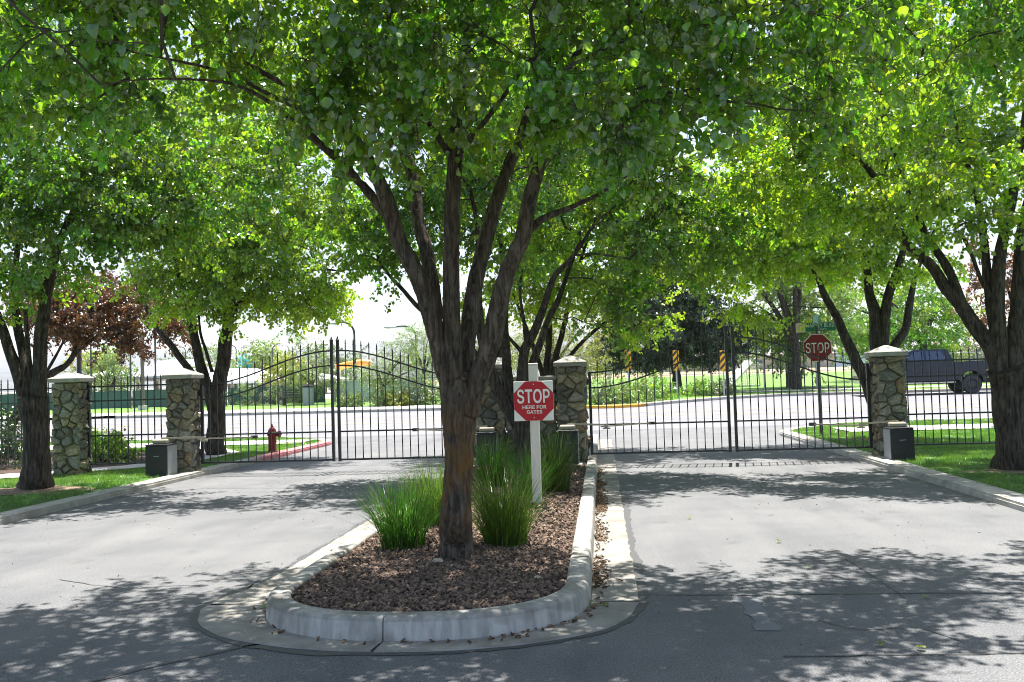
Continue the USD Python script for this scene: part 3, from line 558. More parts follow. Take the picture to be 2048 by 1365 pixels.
# ------------------------------------------------------------------ gates and fences
GY = 17.85
def picket(h, spear=True, w=0.0085):
    b = bx(-w, w, -w, w, 0, h - 0.11); ms = [b]
    ms.append(lathe([(0.0085, h - 0.125), (0.017, h - 0.112), (0.017, h - 0.10), (0.009, h - 0.09), (0.014, h - 0.062), (0.001, h)], 6))
    return cat(ms)
def gate_leaf(hx_, px_, label):
    """A leaf from its hinge at hx_ to its meeting post at px_."""
    s = 1 if px_ > hx_ else -1; w = abs(px_ - hx_)
    t = thing('gate_leaf', label, 'gate', (hx_, GY, 0), group='iron gate leaves')
    zb, zm = 0.225, 0.76
    top = lambda u: 1.735 + 0.575 * (0.5 - 0.5 * math.cos(math.pi * min(1, max(0, u)) ** 1.05))
    us = np.linspace(0, 1, 26)
    curve = lambda dz: np.array([(s * w * u, 0, top(u) + dz) for u in us])
    part('bottom_rail', bx(min(0, s * w), max(0, s * w), -0.016, 0.016, zb - 0.018, zb + 0.018), M['iron'], t)
    part('middle_rail', bx(min(0, s * w), max(0, s * w), -0.014, 0.014, zm - 0.014, zm + 0.014), M['iron'], t)
    part('top_rail', sq(curve(0), 0.014), M['iron'], t); part('lower_curved_rail', sq(curve(-0.285), 0.014), M['iron'], t)
    part('hinge_stile', bx(-0.026, 0.026, -0.026, 0.026, zb - 0.02, 1.745), M['iron'], t)
    hz = 2.50; post = cat([bx(s * w - 0.026, s * w + 0.026, -0.026, 0.026, zb - 0.03, hz), lathe([(0.04, hz), (0.04, hz + 0.02), (0.025, hz + 0.03), (0.002, hz + 0.10)], 4, loc=(s * w, 0, 0))])
    part('meeting_post', post, M['iron'], t)
    n = 16
    for i in range(1, n + 1):
        u = i / (n + 1.0); m = picket(top(u) + 0.24 - zb); m.apply_translation([s * w * u, 0, zb]); part('picket', m, M['iron'], t)
    for z in (0.42, 1.58):
        part('hinge', cat([cbox(-s * 0.03 - 0.035, -s * 0.03 + 0.035, -0.03, 0.03, z - 0.035, z + 0.035, 0.006), lathe([(0.018, z - 0.07), (0.018, z + 0.07)], 8, loc=(-s * 0.05, 0, 0))]), M['iron'], t)
    return t
gate_leaf(-7.74, -5.145, 'leftmost arched iron gate leaf before the fire hydrant')
gate_leaf(-2.43, -5.025, 'arched iron gate leaf passing behind the near island trunk')
gate_leaf(-0.22, 2.315, 'arched iron gate leaf hinged on the island pillar beside the stop board')
gate_leaf(4.83, 2.435, 'rightmost arched iron gate leaf in front of the octagonal street stop sign')
def fence(x0, x1, label):
    t = thing('iron_fence', label, 'fence', (x0, GY, 0), group='iron picket fences'); w = x1 - x0; zb = 0.25
    for z, nm in ((zb, 'bottom_rail'), (0.80, 'middle_rail'), (1.48, 'upper_rail'), (1.76, 'top_rail')): part(nm, bx(0, w, -0.014, 0.014, z - 0.014, z + 0.014), M['iron'], t)
    n = int(round(w / 0.139))
    for i in range(1, n):
        m = picket(1.98 - zb); m.apply_translation([w * i / n, 0, zb]); part('picket', m, M['iron'], t)
    for x in np.arange(0, w + 0.01, max(1.9, w / max(1, round(w / 2.4)))): part('post', cbox(x - 0.03, x + 0.03, -0.03, 0.03, 0.0, 1.80, 0.004), M['iron'], t)
fence(-17.2, -10.60, 'iron fence behind the left lawn tree trunk')
fence(-10.05, -8.30, 'short iron fence between the two left stone pillars')
fence(5.38, 12.0, 'iron fence in front of the navy pickup')

# gate operators: cabinet beside a pillar, with a folding arm to its leaf
def operator(x0, x1, yf, z0, z1, gx_end, knee, label, gy_end=GY - 0.05):
    xc = (x0 + x1) / 2; loc = (xc, yf + 0.2, z0); h = z1 - z0
    t = thing('gate_operator', label, 'gate motor', loc, group='gate operator cabinets')
    a, b = x0 - xc, x1 - xc
    part('plinth', cbox(a - 0.06, b + 0.06, -0.26, 0.26, -0.08, 0.012, 0.01), M['concrete'], t)
    part('cabinet', cbox(a, b, -0.19, 0.2, 0.013, h - 0.02, 0.012), M['cab_grey'], t)
    part('front_cover', cbox(a + 0.004, b - 0.004, -0.205, -0.192, 0.02, h - 0.03, 0.006), M['cab_black'], t)
    part('lid', cbox(a - 0.006, b + 0.006, -0.21, 0.206, h - 0.019, h, 0.006), M['cab_black'], t)
    part('emblem', cat([bx(-0.05, 0.03, -0.2075, -0.2055, h * 0.62, h * 0.62 + 0.012), bx(0.035, 0.055, -0.2075, -0.2055, h * 0.62 + 0.004, h * 0.62 + 0.02)]), M['cab_grey'], t)
    part('drive_head', cbox(-0.15, 0.13, -0.07, 0.09, h + 0.002, h + 0.085, 0.02), M['arm'], t)
    k = np.array(knee) - loc; e = np.array([gx_end, gy_end, z1 + 0.04]) - loc
    d = e - k; d /= np.linalg.norm(d)
    part('drive_arm', sq([(0, 0.0, h + 0.105), k + [0, 0, 0.025]], 0.015), M['arm'], t)
    part('link_arm', sq([k - d * 0.12, e], 0.011), M['arm'], t)
    part('arm_joint', cat([lathe([(0.035, k[2] - 0.035), (0.035, k[2] + 0.04)], 10, loc=(k[0], k[1], 0)), cbox(k[0] - 0.07, k[0] + 0.07, k[1] - 0.02, k[1] + 0.02, k[2] - 0.05, k[2] - 0.02, 0.004)]), M['arm'], t)
    part('gate_bracket', cbox(e[0] - 0.06, e[0] + 0.06, e[1] - 0.025, e[1] + 0.05, e[2] - 0.03, e[2] + 0.03, 0.006), M['iron'], t)
operator(-8.36, -7.93, 16.75, 0.07, 0.66, at(510, 869, GY)[0], at(408, 878, 17.3), 'grey sided gate operator at the foot of the left gate pillar')
operator(-2.26, -1.90, 16.9, 0.13, 0.72, at(832, 860, GY)[0], at(905, 862, 17.3), 'gate operator half hidden behind the near island trunk')
operator(-0.80, -0.44, 16.7, 0.13, 0.73, at(1303, 849, GY)[0], at(1213, 853, 17.3), 'black gate operator beside the island pillar right of the stop board')
operator(4.84, 5.24, 16.7, 0.06, 0.63, at(1624, 849, GY)[0], at(1722, 851, 17.3), 'black gate operator at the foot of the right gate pillar')
t = thing('conduit', 'pair of thin white conduits rising against the island wall', 'pipe', (-1.62, 17.45, 0.1))
part('pipe', tube([(0, 0, 0), (0, 0, 0.66)], 0.016, 8), M['pvc'], t)
part('pipe', tube([(0.11, 0, 0.66), (0.11, 0, 0.12), (0.13, -0.02, 0.05), (0.2, -0.08, 0.0)], 0.016, 8), M['pvc'], t)

# ------------------------------------------------------------------ signs
def octagon(r): a = np.arange(8) * math.pi / 4 + math.pi / 8; return Polygon(np.column_stack([r * np.cos(a), r * np.sin(a)]))
def lettering(text, h, bold, cx, cz, y, root, name, mat, width=None, depth=0.002):
    m = meshkit.text_mesh(text, h, depth, bold); b = m.bounds; w = b[1][0] - b[0][0]
    if width: m.apply_scale([width / w, 1, 1])
    b = m.bounds; m.apply_translation([cx - (b[0][0] + b[1][0]) / 2, cz - (b[0][1] + b[1][1]) / 2, 0]); m = upright(m); m.apply_translation([0, y, 0]); part(name, m, M[mat], root)
S0 = gp(1075, 1012, 0.12)
t = thing('stop_board', 'square red and white stop board on a cream post in the island bed', 'sign', (S0[0], S0[1], 0.1))
sx_ = -0.003
part('post', cbox(-0.054, 0.054, -0.054, 0.054, -0.05, 1.70, 0.006), M['vinyl'], t)
part('post_cap', cbox(-0.057, 0.057, -0.057, 0.057, 1.701, 1.722, 0.008), M['vinyl'], t)
part('panel', cbox(sx_ - 0.235, sx_ + 0.235, -0.066, -0.0555, 1.035, 1.505, 0.003), M['sign_white'], t)
oc = upright(extr(octagon(0.235 / math.cos(math.pi / 8) * 0.995), 0, 0.0015)); oc.apply_translation([sx_, -0.0665, 1.27]); part('red_octagon', oc, M['sign_red'], t)
lettering('STOP', 0.155, True, sx_, 1.327, -0.0685, t, 'lettering', 'sign_white', 0.39)
lettering('HERE FOR', 0.040, True, sx_ + 0.008, 1.197, -0.0685, t, 'lettering', 'sign_white', 0.285)
lettering('GATES', 0.040, True, sx_ + 0.008, 1.140, -0.0685, t, 'lettering', 'sign_white', 0.185)
for z in (1.468, 1.072): part('bolt', lathe([(0.009, 0.068), (0.009, 0.073), (0.002, 0.075)], 8, 'y').apply_scale([1, -1, 1]).apply_translation([0, 0, z]), M['galv'], t)
S2 = gp(1642, 868, 0.08)
t = thing('street_stop_sign', 'dark red octagonal stop sign on a steel post beyond the right gate', 'sign', (S2[0], S2[1], 0.07))
part('post', cbox(-0.03, 0.03, -0.03, 0.03, -0.05, 2.72, 0.004), M['dark_pole'], t)
oo = upright(extr(octagon(0.375), 0, 0.003)); oo.apply_translation([0, -0.034, 2.16]); part('white_border', oo, M['sign_white'], t)
oo = upright(extr(octagon(0.355), 0, 0.0015)); oo.apply_translation([0, -0.0375, 2.16]); part('red_face', oo, M['sign_red_dark'], t)
lettering('STOP', 0.25, False, 0.0, 2.16, -0.0395, t, 'lettering', 'sign_white', 0.58)
t = thing('street_name_sign', 'green street name blade above the octagonal stop sign', 'sign', (S2[0], S2[1], 2.66))
part('blade', cbox(-0.27, 0.47, -0.006, 0.002, -0.005, 0.205, 0.001), M['sign_green'], t)
part('emblem_panel', cbox(-0.50, -0.275, -0.008, 0.004, -0.03, 0.195, 0.001), M['sign_cream'], t)
part('emblem', cat([upright(extr(Point(-0.385, 0.11).buffer(0.05).difference(Point(-0.385, 0.095).buffer(0.04)), 0, 0.001)).apply_translation([0, -0.0085, 0]), bx(-0.44, -0.33, -0.0095, -0.0082, 0.03, 0.04), bx(-0.43, -0.34, -0.0095, -0.0082, 0.05, 0.058)]), M['wall_tan'], t)
part('bracket', cbox(-0.03, 0.03, -0.02, 0.02, -0.03, -0.006, 0.004), M['galv'], t)
lettering('HARVEY BLVD', 0.105, False, 0.10, 0.135, -0.0075, t, 'lettering', 'sign_white', 0.68)
lettering('9600 NORTH', 0.036, False, 0.10, 0.035, -0.0075, t, 'lettering', 'sign_white', 0.30)
part('cross_blade', cbox(-0.004, 0.004, -0.30, 0.30, 0.21, 0.40, 0.001), M['sign_green'], t)
for k, (px, py, lab) in enumerate([(1259, 804, 'leftmost yellow and black striped marker by the yellow kerb'), (1355, 800, 'striped yellow and black marker in front of the dark tree trunk'), (1449, 796, 'rightmost striped yellow and black marker seen past the gate posts')]):
    Y = 47.9 if k else 45.2
    q = at(px, py, Y); zg = float(g(Y)) + 0.1
    t = thing('object_marker', lab, 'sign', (q[0], Y, zg), group='striped object markers')
    top = at(px - 5, 701, Y)[2] - zg; h = 1.02 * Y / 48; w = 0.15
    part('post', cbox(-0.035, 0.035, 0.0, 0.05, -0.1, top - 0.1, 0.004), M['galv'], t)
    part('panel', cbox(-w, w, -0.012, -0.002, top - h, top, 0.002), M['sign_yellow'], t)
    rect = sbox(-w + 0.005, top - h + 0.005, w - 0.005, top - 0.005); d = 0.2
    for i in range(-3, 8):
        z0 = top - h + i * 0.34
        s_ = Polygon([(-w, z0), (w, z0 + 0.34), (w, z0 + 0.50), (-w, z0 + 0.16)]).intersection(rect)
        if not s_.is_empty and s_.area > 0.001: m = upright(extr(s_, 0, 0.002)); m.apply_translation([0, -0.0125, 0]); part('stripe', m, M['sign_black'], t)

# fire hydrant
H0 = gp(545, 904, 0.08)
t = thing('fire_hydrant', 'dark red fire hydrant on the lawn seen through the left gate', 'hydrant', (H0[0], H0[1], 0.07))
part('barrel', lathe([(0.14, 0), (0.14, 0.03), (0.105, 0.035), (0.10, 0.06), (0.10, 0.40), (0.125, 0.405), (0.125, 0.445), (0.108, 0.45)], 20), M['hydrant'], t, smooth=30)
part('bonnet', lathe([(0.122, 0.451), (0.122, 0.485), (0.105, 0.50), (0.085, 0.56), (0.05, 0.60), (0.035, 0.605), (0.035, 0.64), (0.001, 0.645)], 20), M['hydrant'], t, smooth=30)
part('operating_nut', lathe([(0.022, 0.646), (0.018, 0.69), (0.001, 0.692)], 5), M['hydrant'], t)
def noz(axis, s, r, l, z):
    m = lathe([(r, 0.09), (r, 0.09 + l * 0.5), (r * 1.25, 0.09 + l * 0.5), (r * 1.25, 0.09 + l), (r * 0.3, 0.09 + l), (r * 0.25, 0.09 + l + 0.03), (0.001, 0.09 + l + 0.03)], 14, axis)
    if s < 0: m.apply_transform(Rot.from_euler('z', math.pi).as_matrix() @ np.eye(3) if False else trimesh.transformations.rotation_matrix(math.pi, [0, 0, 1]))
    m.apply_translation([0, 0, z]); return m
part('pumper_nozzle', noz('x', 1, 0.062, 0.12, 0.44), M['hydrant'], t, smooth=30)
part('hose_nozzle', noz('y', -1, 0.045, 0.07, 0.46), M['hydrant'], t, smooth=30); part('hose_nozzle', noz('y', 1, 0.045, 0.07, 0.46), M['hydrant'], t, smooth=30)
ch = [(0.2, 0, 0.38), (0.17, -0.02, 0.28), (0.12, -0.03, 0.24), (0.1, -0.02, 0.33)]; part('chain', tube(resample(ch, 0.03), 0.006, 5), M['galv'], t)
# ------------------------------------------------------------------ trees
def leaf_tris(o, d, up, l, w, fold=0.18, curl=0.15):
    """A folded ovate leaf of eight triangles from stem point o along d."""
    d = d / np.linalg.norm(d); s = np.cross(up, d); s /= np.linalg.norm(s) + 1e-9; n = np.cross(d, s)
    mid = [o, o + d * l * 0.36 + n * 0.0, o + d * l * 0.72 - n * curl * l * 0.35, o + d * l - n * curl * l]
    L1 = [mid[0] + d * 0.03 * l + s * w * 0.28 + n * fold * w * 0.3, mid[1] + s * w * 0.52 + n * fold * w * 0.55 - d * 0.05 * l, mid[2] + s * w * 0.33 + n * fold * w * 0.35]
    R1 = [mid[0] + d * 0.03 * l - s * w * 0.28 + n * fold * w * 0.3, mid[1] - s * w * 0.52 + n * fold * w * 0.55 - d * 0.05 * l, mid[2] - s * w * 0.33 + n * fold * w * 0.35]
    v = mid + L1 + R1
    f = [(0, 1, 4), (1, 5, 4), (1, 2, 5), (2, 6, 5), (2, 3, 6), (0, 7, 1), (1, 7, 8), (1, 8, 2), (2, 8, 9), (2, 9, 3)]
    return v, f
def spray(seed, n=36, ln=0.5, leaf=0.062, lw=0.9, droop=0.75):
    """A leafy twig along +x: (leaves, twig)."""
    r = np.random.default_rng(seed); V, Fc, tw = [], [], []
    axis = lambda u: np.array([ln * u, 0.04 * math.sin(3 * u + seed), -0.10 * ln * u * u])
    tw.append(tube([axis(u) for u in np.linspace(0, 1, 4)], np.linspace(0.0045, 0.0018, 4), 3, cap=False)); stems = []
    for k in range(6):
        u = 0.1 + 0.85 * k / 6; a = r.uniform(0, 6.28); b = axis(u); e = b + np.array([0.4 * 0.17, math.cos(a) * 0.17, math.sin(a) * 0.15]) * r.uniform(0.6, 1.2); stems.append((b, e)); tw.append(tube([b, (b + e) / 2 + [0, 0, 0.01], e], [0.0025, 0.002, 0.0012], 3, cap=False))
    for i in range(n):
        if i % 3 == 0: b = axis(r.uniform(0.1, 1.05)); 
        else: s, e = stems[r.integers(6)]; b = s + (e - s) * r.uniform(0.25, 1.05)
        a = r.uniform(0, 6.28); out = np.array([0.45 + 0.3 * r.normal(), math.cos(a), math.sin(a) * 0.6]); out /= np.linalg.norm(out)
        pet = b + out * r.uniform(0.015, 0.04) + [0, 0, -0.008]
        d = out * (1 - droop * 0.6) + np.array([0, 0, -droop]) + r.normal(0, 0.28, 3)
        l = leaf * r.uniform(0.65, 1.25); up = out * 0.8 + np.array([0, 0, 0.7]) + r.normal(0, 0.35, 3)
        v, f = leaf_tris(pet, d, up, l, l * lw * r.uniform(0.85, 1.1), r.uniform(0.05, 0.4), r.uniform(0.0, 0.35))
        Fc += [tuple(x + len(V) for x in q) for q in f]; V += v
    return TM(V, Fc), cat(tw)
SPRAYS = [spray(900 + k) for k in range(6)]
FEATHER = [spray(950 + k, 60, 0.62, 0.042, 0.5, 0.35) for k in range(4)]
def px(x, y, Y): return at(x, y, Y)
def barky(pts, rad, n, amp, seed, step=0.06, fine=False):
    p = np.asarray(pts, float); r = np.asarray(rad, float)
    d = np.concatenate([[0], np.cumsum(np.linalg.norm(np.diff(p, axis=0), axis=1))]); k = max(4, int(d[-1] / step)); s = np.linspace(0, d[-1], k)
    if len(p) > 2:
        from scipy.interpolate import PchipInterpolator
        q = PchipInterpolator(d, p, axis=0)(s); rr = PchipInterpolator(d, r)(s)
    else: q = np.stack([np.interp(s, d, p[:, c]) for c in range(3)], 1); rr = np.interp(s, d, r)
    q = q + (meshkit.fbm(np.stack([s * 1.7, 0 * s + seed, 0 * s], 1), 2, seed)[:, None] - 0.5) * np.array([[1, 0.7, 0]]) * rr[:, None] * 0.5
    m = tube(q, rr, n, cap=True); v = m.vertices; c = np.vstack([np.repeat(q, n, 0), q[[0]], q[[-1]]]); o = v - c; R = np.linalg.norm(o, axis=1, keepdims=True)
    w = (0.30 - 2 * np.abs(meshkit.fbm(v * [26, 26, 4.2] + 0.6 * meshkit.fbm(v * 6, 2, seed + 3)[:, None], 2, seed)[:, None] - 0.5)) if fine else meshkit.fbm(v * [30, 30, 5.0], 3, seed)[:, None] - 0.5; w2 = meshkit.fbm(v * [5, 5, 2.2], 2, seed + 5)[:, None] - 0.5
    m.vertices = c + o * (1 + np.minimum(amp / np.maximum(R, 0.02), 0.3) * w * 2 + 0.22 * w2); return m
def grow(skel, att, seed, lift=0.12):
    """Joins attractor points to the nearest branch, nearest first; returns chains of points and their loads."""
    r = np.random.default_rng(seed); pos = [np.asarray(p, float) for p in skel]; par = [-1] * len(pos); pl = [0.0] * len(pos)
    d0 = cKDTree(np.array(pos)).query(att)[0]; order = np.argsort(d0); PA = np.zeros((len(pos) + 4 * len(att), 3)); PL = np.zeros(len(PA)); n = len(pos); PA[:n] = pos; chains = []
    parent = {}
    for i in order:
        a = att[i]; dv = a - PA[:n]; dist = np.linalg.norm(dv, axis=1) + 1e-6
        cost = dist * (1 + 0.5 * np.clip(-dv[:, 2] / dist, 0, 1)) + 0.10 * PL[:n]; j = int(np.argmin(cost)); b = PA[j]; D = np.linalg.norm(a - b)
        k = 3 if D > 0.5 else 2; ids = [j]
        for q in range(1, k + 1):
            u = q / k; p = b + (a - b) * u + np.array([0, 0, lift * D * u * (1 - u) * 2]) + (r.normal(0, 0.06 * D, 3) * (q < k)); PA[n] = p; PL[n] = PL[ids[-1]] + D / k; parent[n] = ids[-1]; ids.append(n); n += 1
        chains.append(ids)
    load = np.zeros(n)
    for ids in chains:
        q = ids[-1]
        while q in parent: load[q] += 1; q = parent[q]
        load[q] += 1
    return PA[:n], chains, load
def lobe_points(lobes, n, seed, clump=0.0, shell=2.4):
    r = np.random.default_rng(seed); vol = np.array([l[3] * l[4] * l[5] * (l[6] if len(l) > 6 else 1) for l in lobes]); k = r.choice(len(lobes), n * 4, p=vol / vol.sum()); Lb = np.array([l[:6] for l in lobes])[k]
    d = r.normal(0, 1, (n * 4, 3)); d /= np.linalg.norm(d, axis=1, keepdims=True); p = Lb[:, :3] + d * Lb[:, 3:6] * (r.random(n * 4) ** (1 / shell))[:, None]
    if clump:
        f = meshkit.fbm(p * 0.85 + seed, 2, seed); p = p[f > np.quantile(f, clump)]
    return p[:n]
def basis(dirs, r, roll=0.5):
    d = dirs / np.linalg.norm(dirs, axis=1, keepdims=True); up = np.array([0, 0, 1.0]) + r.normal(0, roll * 0.5, d.shape); y = np.cross(up, d); y /= np.linalg.norm(y, axis=1, keepdims=True) + 1e-9; z = np.cross(d, y); return np.stack([d, y, z], -1)
def tree(name, label, base, trunk, limbs, lobes, natt, per, leafm, barkm, seed, group=None, catg='tree', protos=None, scale=1.0, sides=14, amp=0.012, clump=0.25, fine=True, near=False, zmin=None, extra_leaves=0):
    """trunk: [(x, y, z, radius)]; limbs: list of such lists; lobes: crown ellipsoids; all in world space."""
    base = np.asarray(base, float); t = thing(name, label, catg, base, group=group); r = np.random.default_rng(seed)
    tr = np.array(trunk, float); part('trunk', local(barky(tr[:, :3], tr[:, 3], 72 if near else sides, amp, seed, 0.02 if near else 0.08, near), base), M[barkm], t, smooth=True)
    skel = [tr[-1, :3]]
    for k, lb in enumerate(limbs):
        lb = np.array(lb, float); part('limb', local(barky(lb[:, :3], lb[:, 3], 36 if near else max(6, sides - 4), amp * 0.8, seed + 11 + k, 0.03 if near else 0.10, near), base), M[barkm], t, smooth=True)
        skel += list(resample(lb[:, :3], 0.25)[2:])
    att = lobe_points(lobes, natt, seed, clump)
    if zmin is not None: att = att[att[:, 2] > zmin(att[:, 0], att[:, 1])]
    nodes, chains, load = grow(np.array(skel), att, seed)
    rad = np.clip(0.0042 * np.maximum(load, 1) ** 0.45, 0.004, 0.034); tubes = []; SP, SD = [], []
    for ids in chains:
        p = nodes[ids]; rr = rad[ids].copy(); rr[0] = min(rr[0], rr[1] * 1.25) if len(rr) > 1 else rr[0]
        if fine: tubes.append(tube(p, rr, 5 if rr[1] > 0.012 else 3, cap=False))
        dv = p[-1] - p[-2]; dv /= np.linalg.norm(dv) + 1e-9; D = np.linalg.norm(p[-1] - p[0])
        for q in range(per):
            u = 1 - q * r.uniform(0.1, 0.3); b = p[0] + (p[-1] - p[0]) * max(0.15, u) if q else p[-1]
            SP.append(b + r.normal(0, 0.05, 3) * (q > 0)); a = r.normal(0, 1, 3); SD.append(dv * 0.7 + a * (0.45 if q == 0 else 0.75) * np.array([1, 1, 0.6]) + np.array([0, 0, -0.12]))
    if tubes: part('branches', local(cat(tubes), base), M['twig'], t, kind='stuff')
    SP, SD = np.array(SP), np.array(SD); protos = protos or SPRAYS; n = len(SP)
    instancer('foliage', [list(s) for s in protos], [[M[leafm], M['twig']]] * len(protos), SP - base, basis(SD, r), scale * r.uniform(0.8, 1.2, n), r.integers(0, len(protos), n), parent=P(t))
    return t, SP
def pxl(Y, pts, dY=None):
    """A limb from pixels: [(px, py, width px)] near the plane Y, drifting to Y + dY."""
    out = []; dY = dY or 0.0
    for k, (x, y, w) in enumerate(pts):
        u = k / max(1, len(pts) - 1); q = at(x, y, Y + dY * u ** 1.3); out.append((*q, 0.5 * w * (Y + dY * u ** 1.3) / F_PX * (0.87 if Y < 9 else 0.94)))
    return out

# the near island tree
Y1 = 7.84; b1 = gp(912, 1122, 0.12)
tr1 = [(b1[0], b1[1], 0.02, 0.18), (b1[0], b1[1], 0.14, 0.158), (b1[0] + 0.005, b1[1], 0.26, 0.14)] + pxl(Y1, [(916, 1030, 70), (918, 980, 64), (921, 915, 64), (923, 850, 74), (921, 795, 80), (919, 765, 70), (919, 742, 30)])
limbs1 = [
    pxl(Y1, [(908, 815, 44), (887, 740, 40), (870, 660, 42), (858, 610, 41), (841, 562, 40), (794, 469, 36), (770, 398, 33), (747, 342, 30), (709, 281, 27), (667, 244, 22), (634, 211, 18), (560, 165, 13), (480, 120, 9)], -0.7),
    pxl(Y1 - 0.12, [(772, 428, 24), (728, 375, 21), (691, 333, 19), (644, 291, 17), (597, 253, 14), (540, 205, 10), (450, 165, 7), (340, 158, 5), (200, 170, 3)], -1.5),
    pxl(Y1 + 0.05, [(872, 640, 30), (855, 506, 30), (836, 431, 28), (827, 356, 27), (815, 300, 25), (806, 230, 21), (790, 140, 16), (765, 40, 10)], 0.8),
    pxl(Y1 - 0.02, [(916, 800, 50), (908, 720, 44), (904, 638, 38), (904, 516, 35), (904, 422, 34), (909, 328, 32), (912, 262, 29), (920, 164, 24), (934, 70, 19), (946, -20, 13)], -0.3),
    pxl(Y1 + 0.06, [(930, 770, 38), (934, 690, 36), (939, 628, 35), (962, 516, 33), (995, 398, 29), (1019, 328, 26), (1042, 277, 23), (1062, 200, 18), (1080, 110, 12), (1090, 20, 8)], 0.8),
    pxl(Y1 - 0.03, [(934, 830, 50), (957, 760, 46), (980, 690, 44), (995, 628, 42), (1019, 539, 38), (1047, 469, 35), (1066, 375, 31), (1080, 328, 27), (1092, 285, 24), (1115, 200, 17), (1150, 110, 11)], -0.5),
    pxl(Y1 - 0.1, [(1045, 474, 20), (1062, 455, 18), (1089, 436, 15), (1136, 417, 12), (1178, 398, 9), (1225, 372, 6), (1270, 340, 3)], -0.6),
    pxl(Y1 - 0.1, [(909, 318, 20), (885, 290, 15), (868, 262, 12), (835, 215, 9), (810, 150, 6)], -0.9),
    pxl(Y1 - 0.1, [(911, 312, 18), (940, 282, 14), (968, 245, 12), (1010, 190, 10), (1050, 130, 7)], -0.8),
    pxl(Y1, [(985, 700, 30), (1004, 704, 22), (1012, 702, 16)], -0.1),
    pxl(Y1 - 0.5, [(700, 270, 14), (560, 200, 9), (430, 140, 7), (270, 105, 5), (100, 60, 3)], -0.8),
]
lobes1 = [(*at(500, 190, 6.3), 1.0, 0.6, 0.6, 3.0), (*at(680, 170, 6.5), 0.8, 0.5, 0.6, 3.0), (*at(1200, 260, 6.9), 0.8, 0.6, 0.6, 3.0), (-1.5, 7.9, 6.2, 3.0, 2.6, 2.6, 0.8), (-3.9, 6.7, 4.9, 1.7, 1.6, 1.35, 1.2), (0.9, 7.9, 4.8, 1.6, 1.6, 1.45, 1.5), (-1.4, 5.9, 5.3, 2.4, 1.2, 1.3, 0.45), (-1.5, 6.7, 4.35, 2.4, 0.85, 0.9, 3.0)]
t1, sp1 = tree('pear_tree', 'near multi-stemmed tree rising from the round nose of the island bed', (b1[0], b1[1], 0.1), tr1, limbs1, lobes1, 570, 4, 'leaf', 'bark_near', 21, group='street trees of the entrance', near=True, sides=16, amp=0.016)
# its nearest leaves, one by one
rl = np.random.default_rng(5); cand = []
while len(cand) < 280:
    q = sp1[rl.integers(len(sp1))] + rl.normal(0, 0.22, 3) + np.array([0, -0.1, -0.12]); dv = q - CAM; zc = dv @ FWD
    if zc < 3.5: continue
    X_, Y_ = 1024 + F_PX * (dv @ RGT) / zc, 682.5 - F_PX * (dv @ UPV) / zc
    if 0 < X_ < 2048 and 0 < Y_ < 420 and q[1] < 8.3: cand.append(q)
lf_protos = []
for k in range(280):
    q = cand[k]; a = rl.uniform(0, 6.28); d = np.array([0.5 * math.cos(a), 0.5 * math.sin(a), -0.8]) + rl.normal(0, 0.2, 3); up = np.array([math.cos(a), math.sin(a), 0.7]) + rl.normal(0, 0.3, 3); l = rl.uniform(0.055, 0.082)
    v, f = leaf_tris(np.zeros(3), d, up, l, l * rl.uniform(0.82, 0.98), rl.uniform(0.05, 0.35), rl.uniform(0, 0.3)); stem = tube([(0, 0, 0), -d / np.linalg.norm(d) * 0.03 + [0, 0, 0.02]], 0.0012, 3, cap=False)
    part('leaf', local(cat([TM(v, f), stem]), -(q - np.array([b1[0], b1[1], 0.1]))), M['leaf'], t1)

# second island tree, behind the stop board
Y2 = 16.2; b2 = gp(1044, 935, 0.12)
tr2 = [(b2[0], b2[1], 0.02, 0.20)] + pxl(Y2, [(1043, 925, 36), (1042, 880, 33), (1041, 850, 36), (1040, 825, 44)])
limbs2 = [
    pxl(Y2, [(1036, 850, 30), (1010, 806, 27), (992, 770, 25), (975, 715, 22), (962, 660, 20), (958, 605, 18), (960, 540, 15), (955, 460, 11), (940, 380, 7)], -0.8),
    pxl(Y2, [(1036, 835, 26), (1020, 770, 23), (1012, 702, 20), (1010, 640, 18), (1008, 560, 14), (1000, 470, 9)], 0.9),
    pxl(Y2, [(1041, 845, 30), (1044, 770, 25), (1050, 702, 22), (1064, 672, 20), (1080, 635, 17), (1092, 600, 15), (1108, 553, 13), (1140, 520, 10), (1180, 460, 7)], -0.6),
    pxl(Y2, [(1046, 800, 22), (1060, 740, 19), (1078, 692, 16), (1094, 645, 14), (1117, 600, 12), (1136, 544, 9), (1160, 480, 6)], 0.7),
    pxl(Y2 + 0.3, [(985, 755, 14), (950, 705, 12), (890, 655, 11), (836, 614, 10), (803, 577, 9), (768, 536, 7), (740, 470, 5), (725, 400, 4)], -0.5),
    pxl(Y2, [(1048, 712, 10), (1030, 690, 8), (1012, 668, 6), (1000, 640, 4)], -0.3),
    pxl(Y2, [(1052, 700, 10), (1048, 650, 8), (1040, 590, 6), (1045, 540, 4)], -0.3),
]
lobes2 = [(-4.3, 14.9, 5.2, 1.2, 1.1, 1.0, 1.0), (*at(1420, 420, 16.0), 1.3, 1.3, 1.3, 1.0), (*at(760, 480, 16.0), 1.1, 1.2, 0.8, 1.2), (*at(1240, 590, 16.4), 0.9, 1.0, 0.8, 1.2), (-1.3, 16.2, 6.6, 2.7, 2.5, 3.2, 1.0), (0.9, 16.0, 4.3, 1.6, 1.7, 1.35, 1.2), (-3.3, 16.0, 4.9, 1.5, 1.6, 1.3, 1.2)]
tree('pear_tree', 'forked tree leaning behind the stop board, second along the island', (b2[0], b2[1], 0.1), tr2, limbs2, lobes2, 540, 4, 'leaf', 'bark', 22, group='street trees of the entrance', sides=14)
Y3 = 22.2
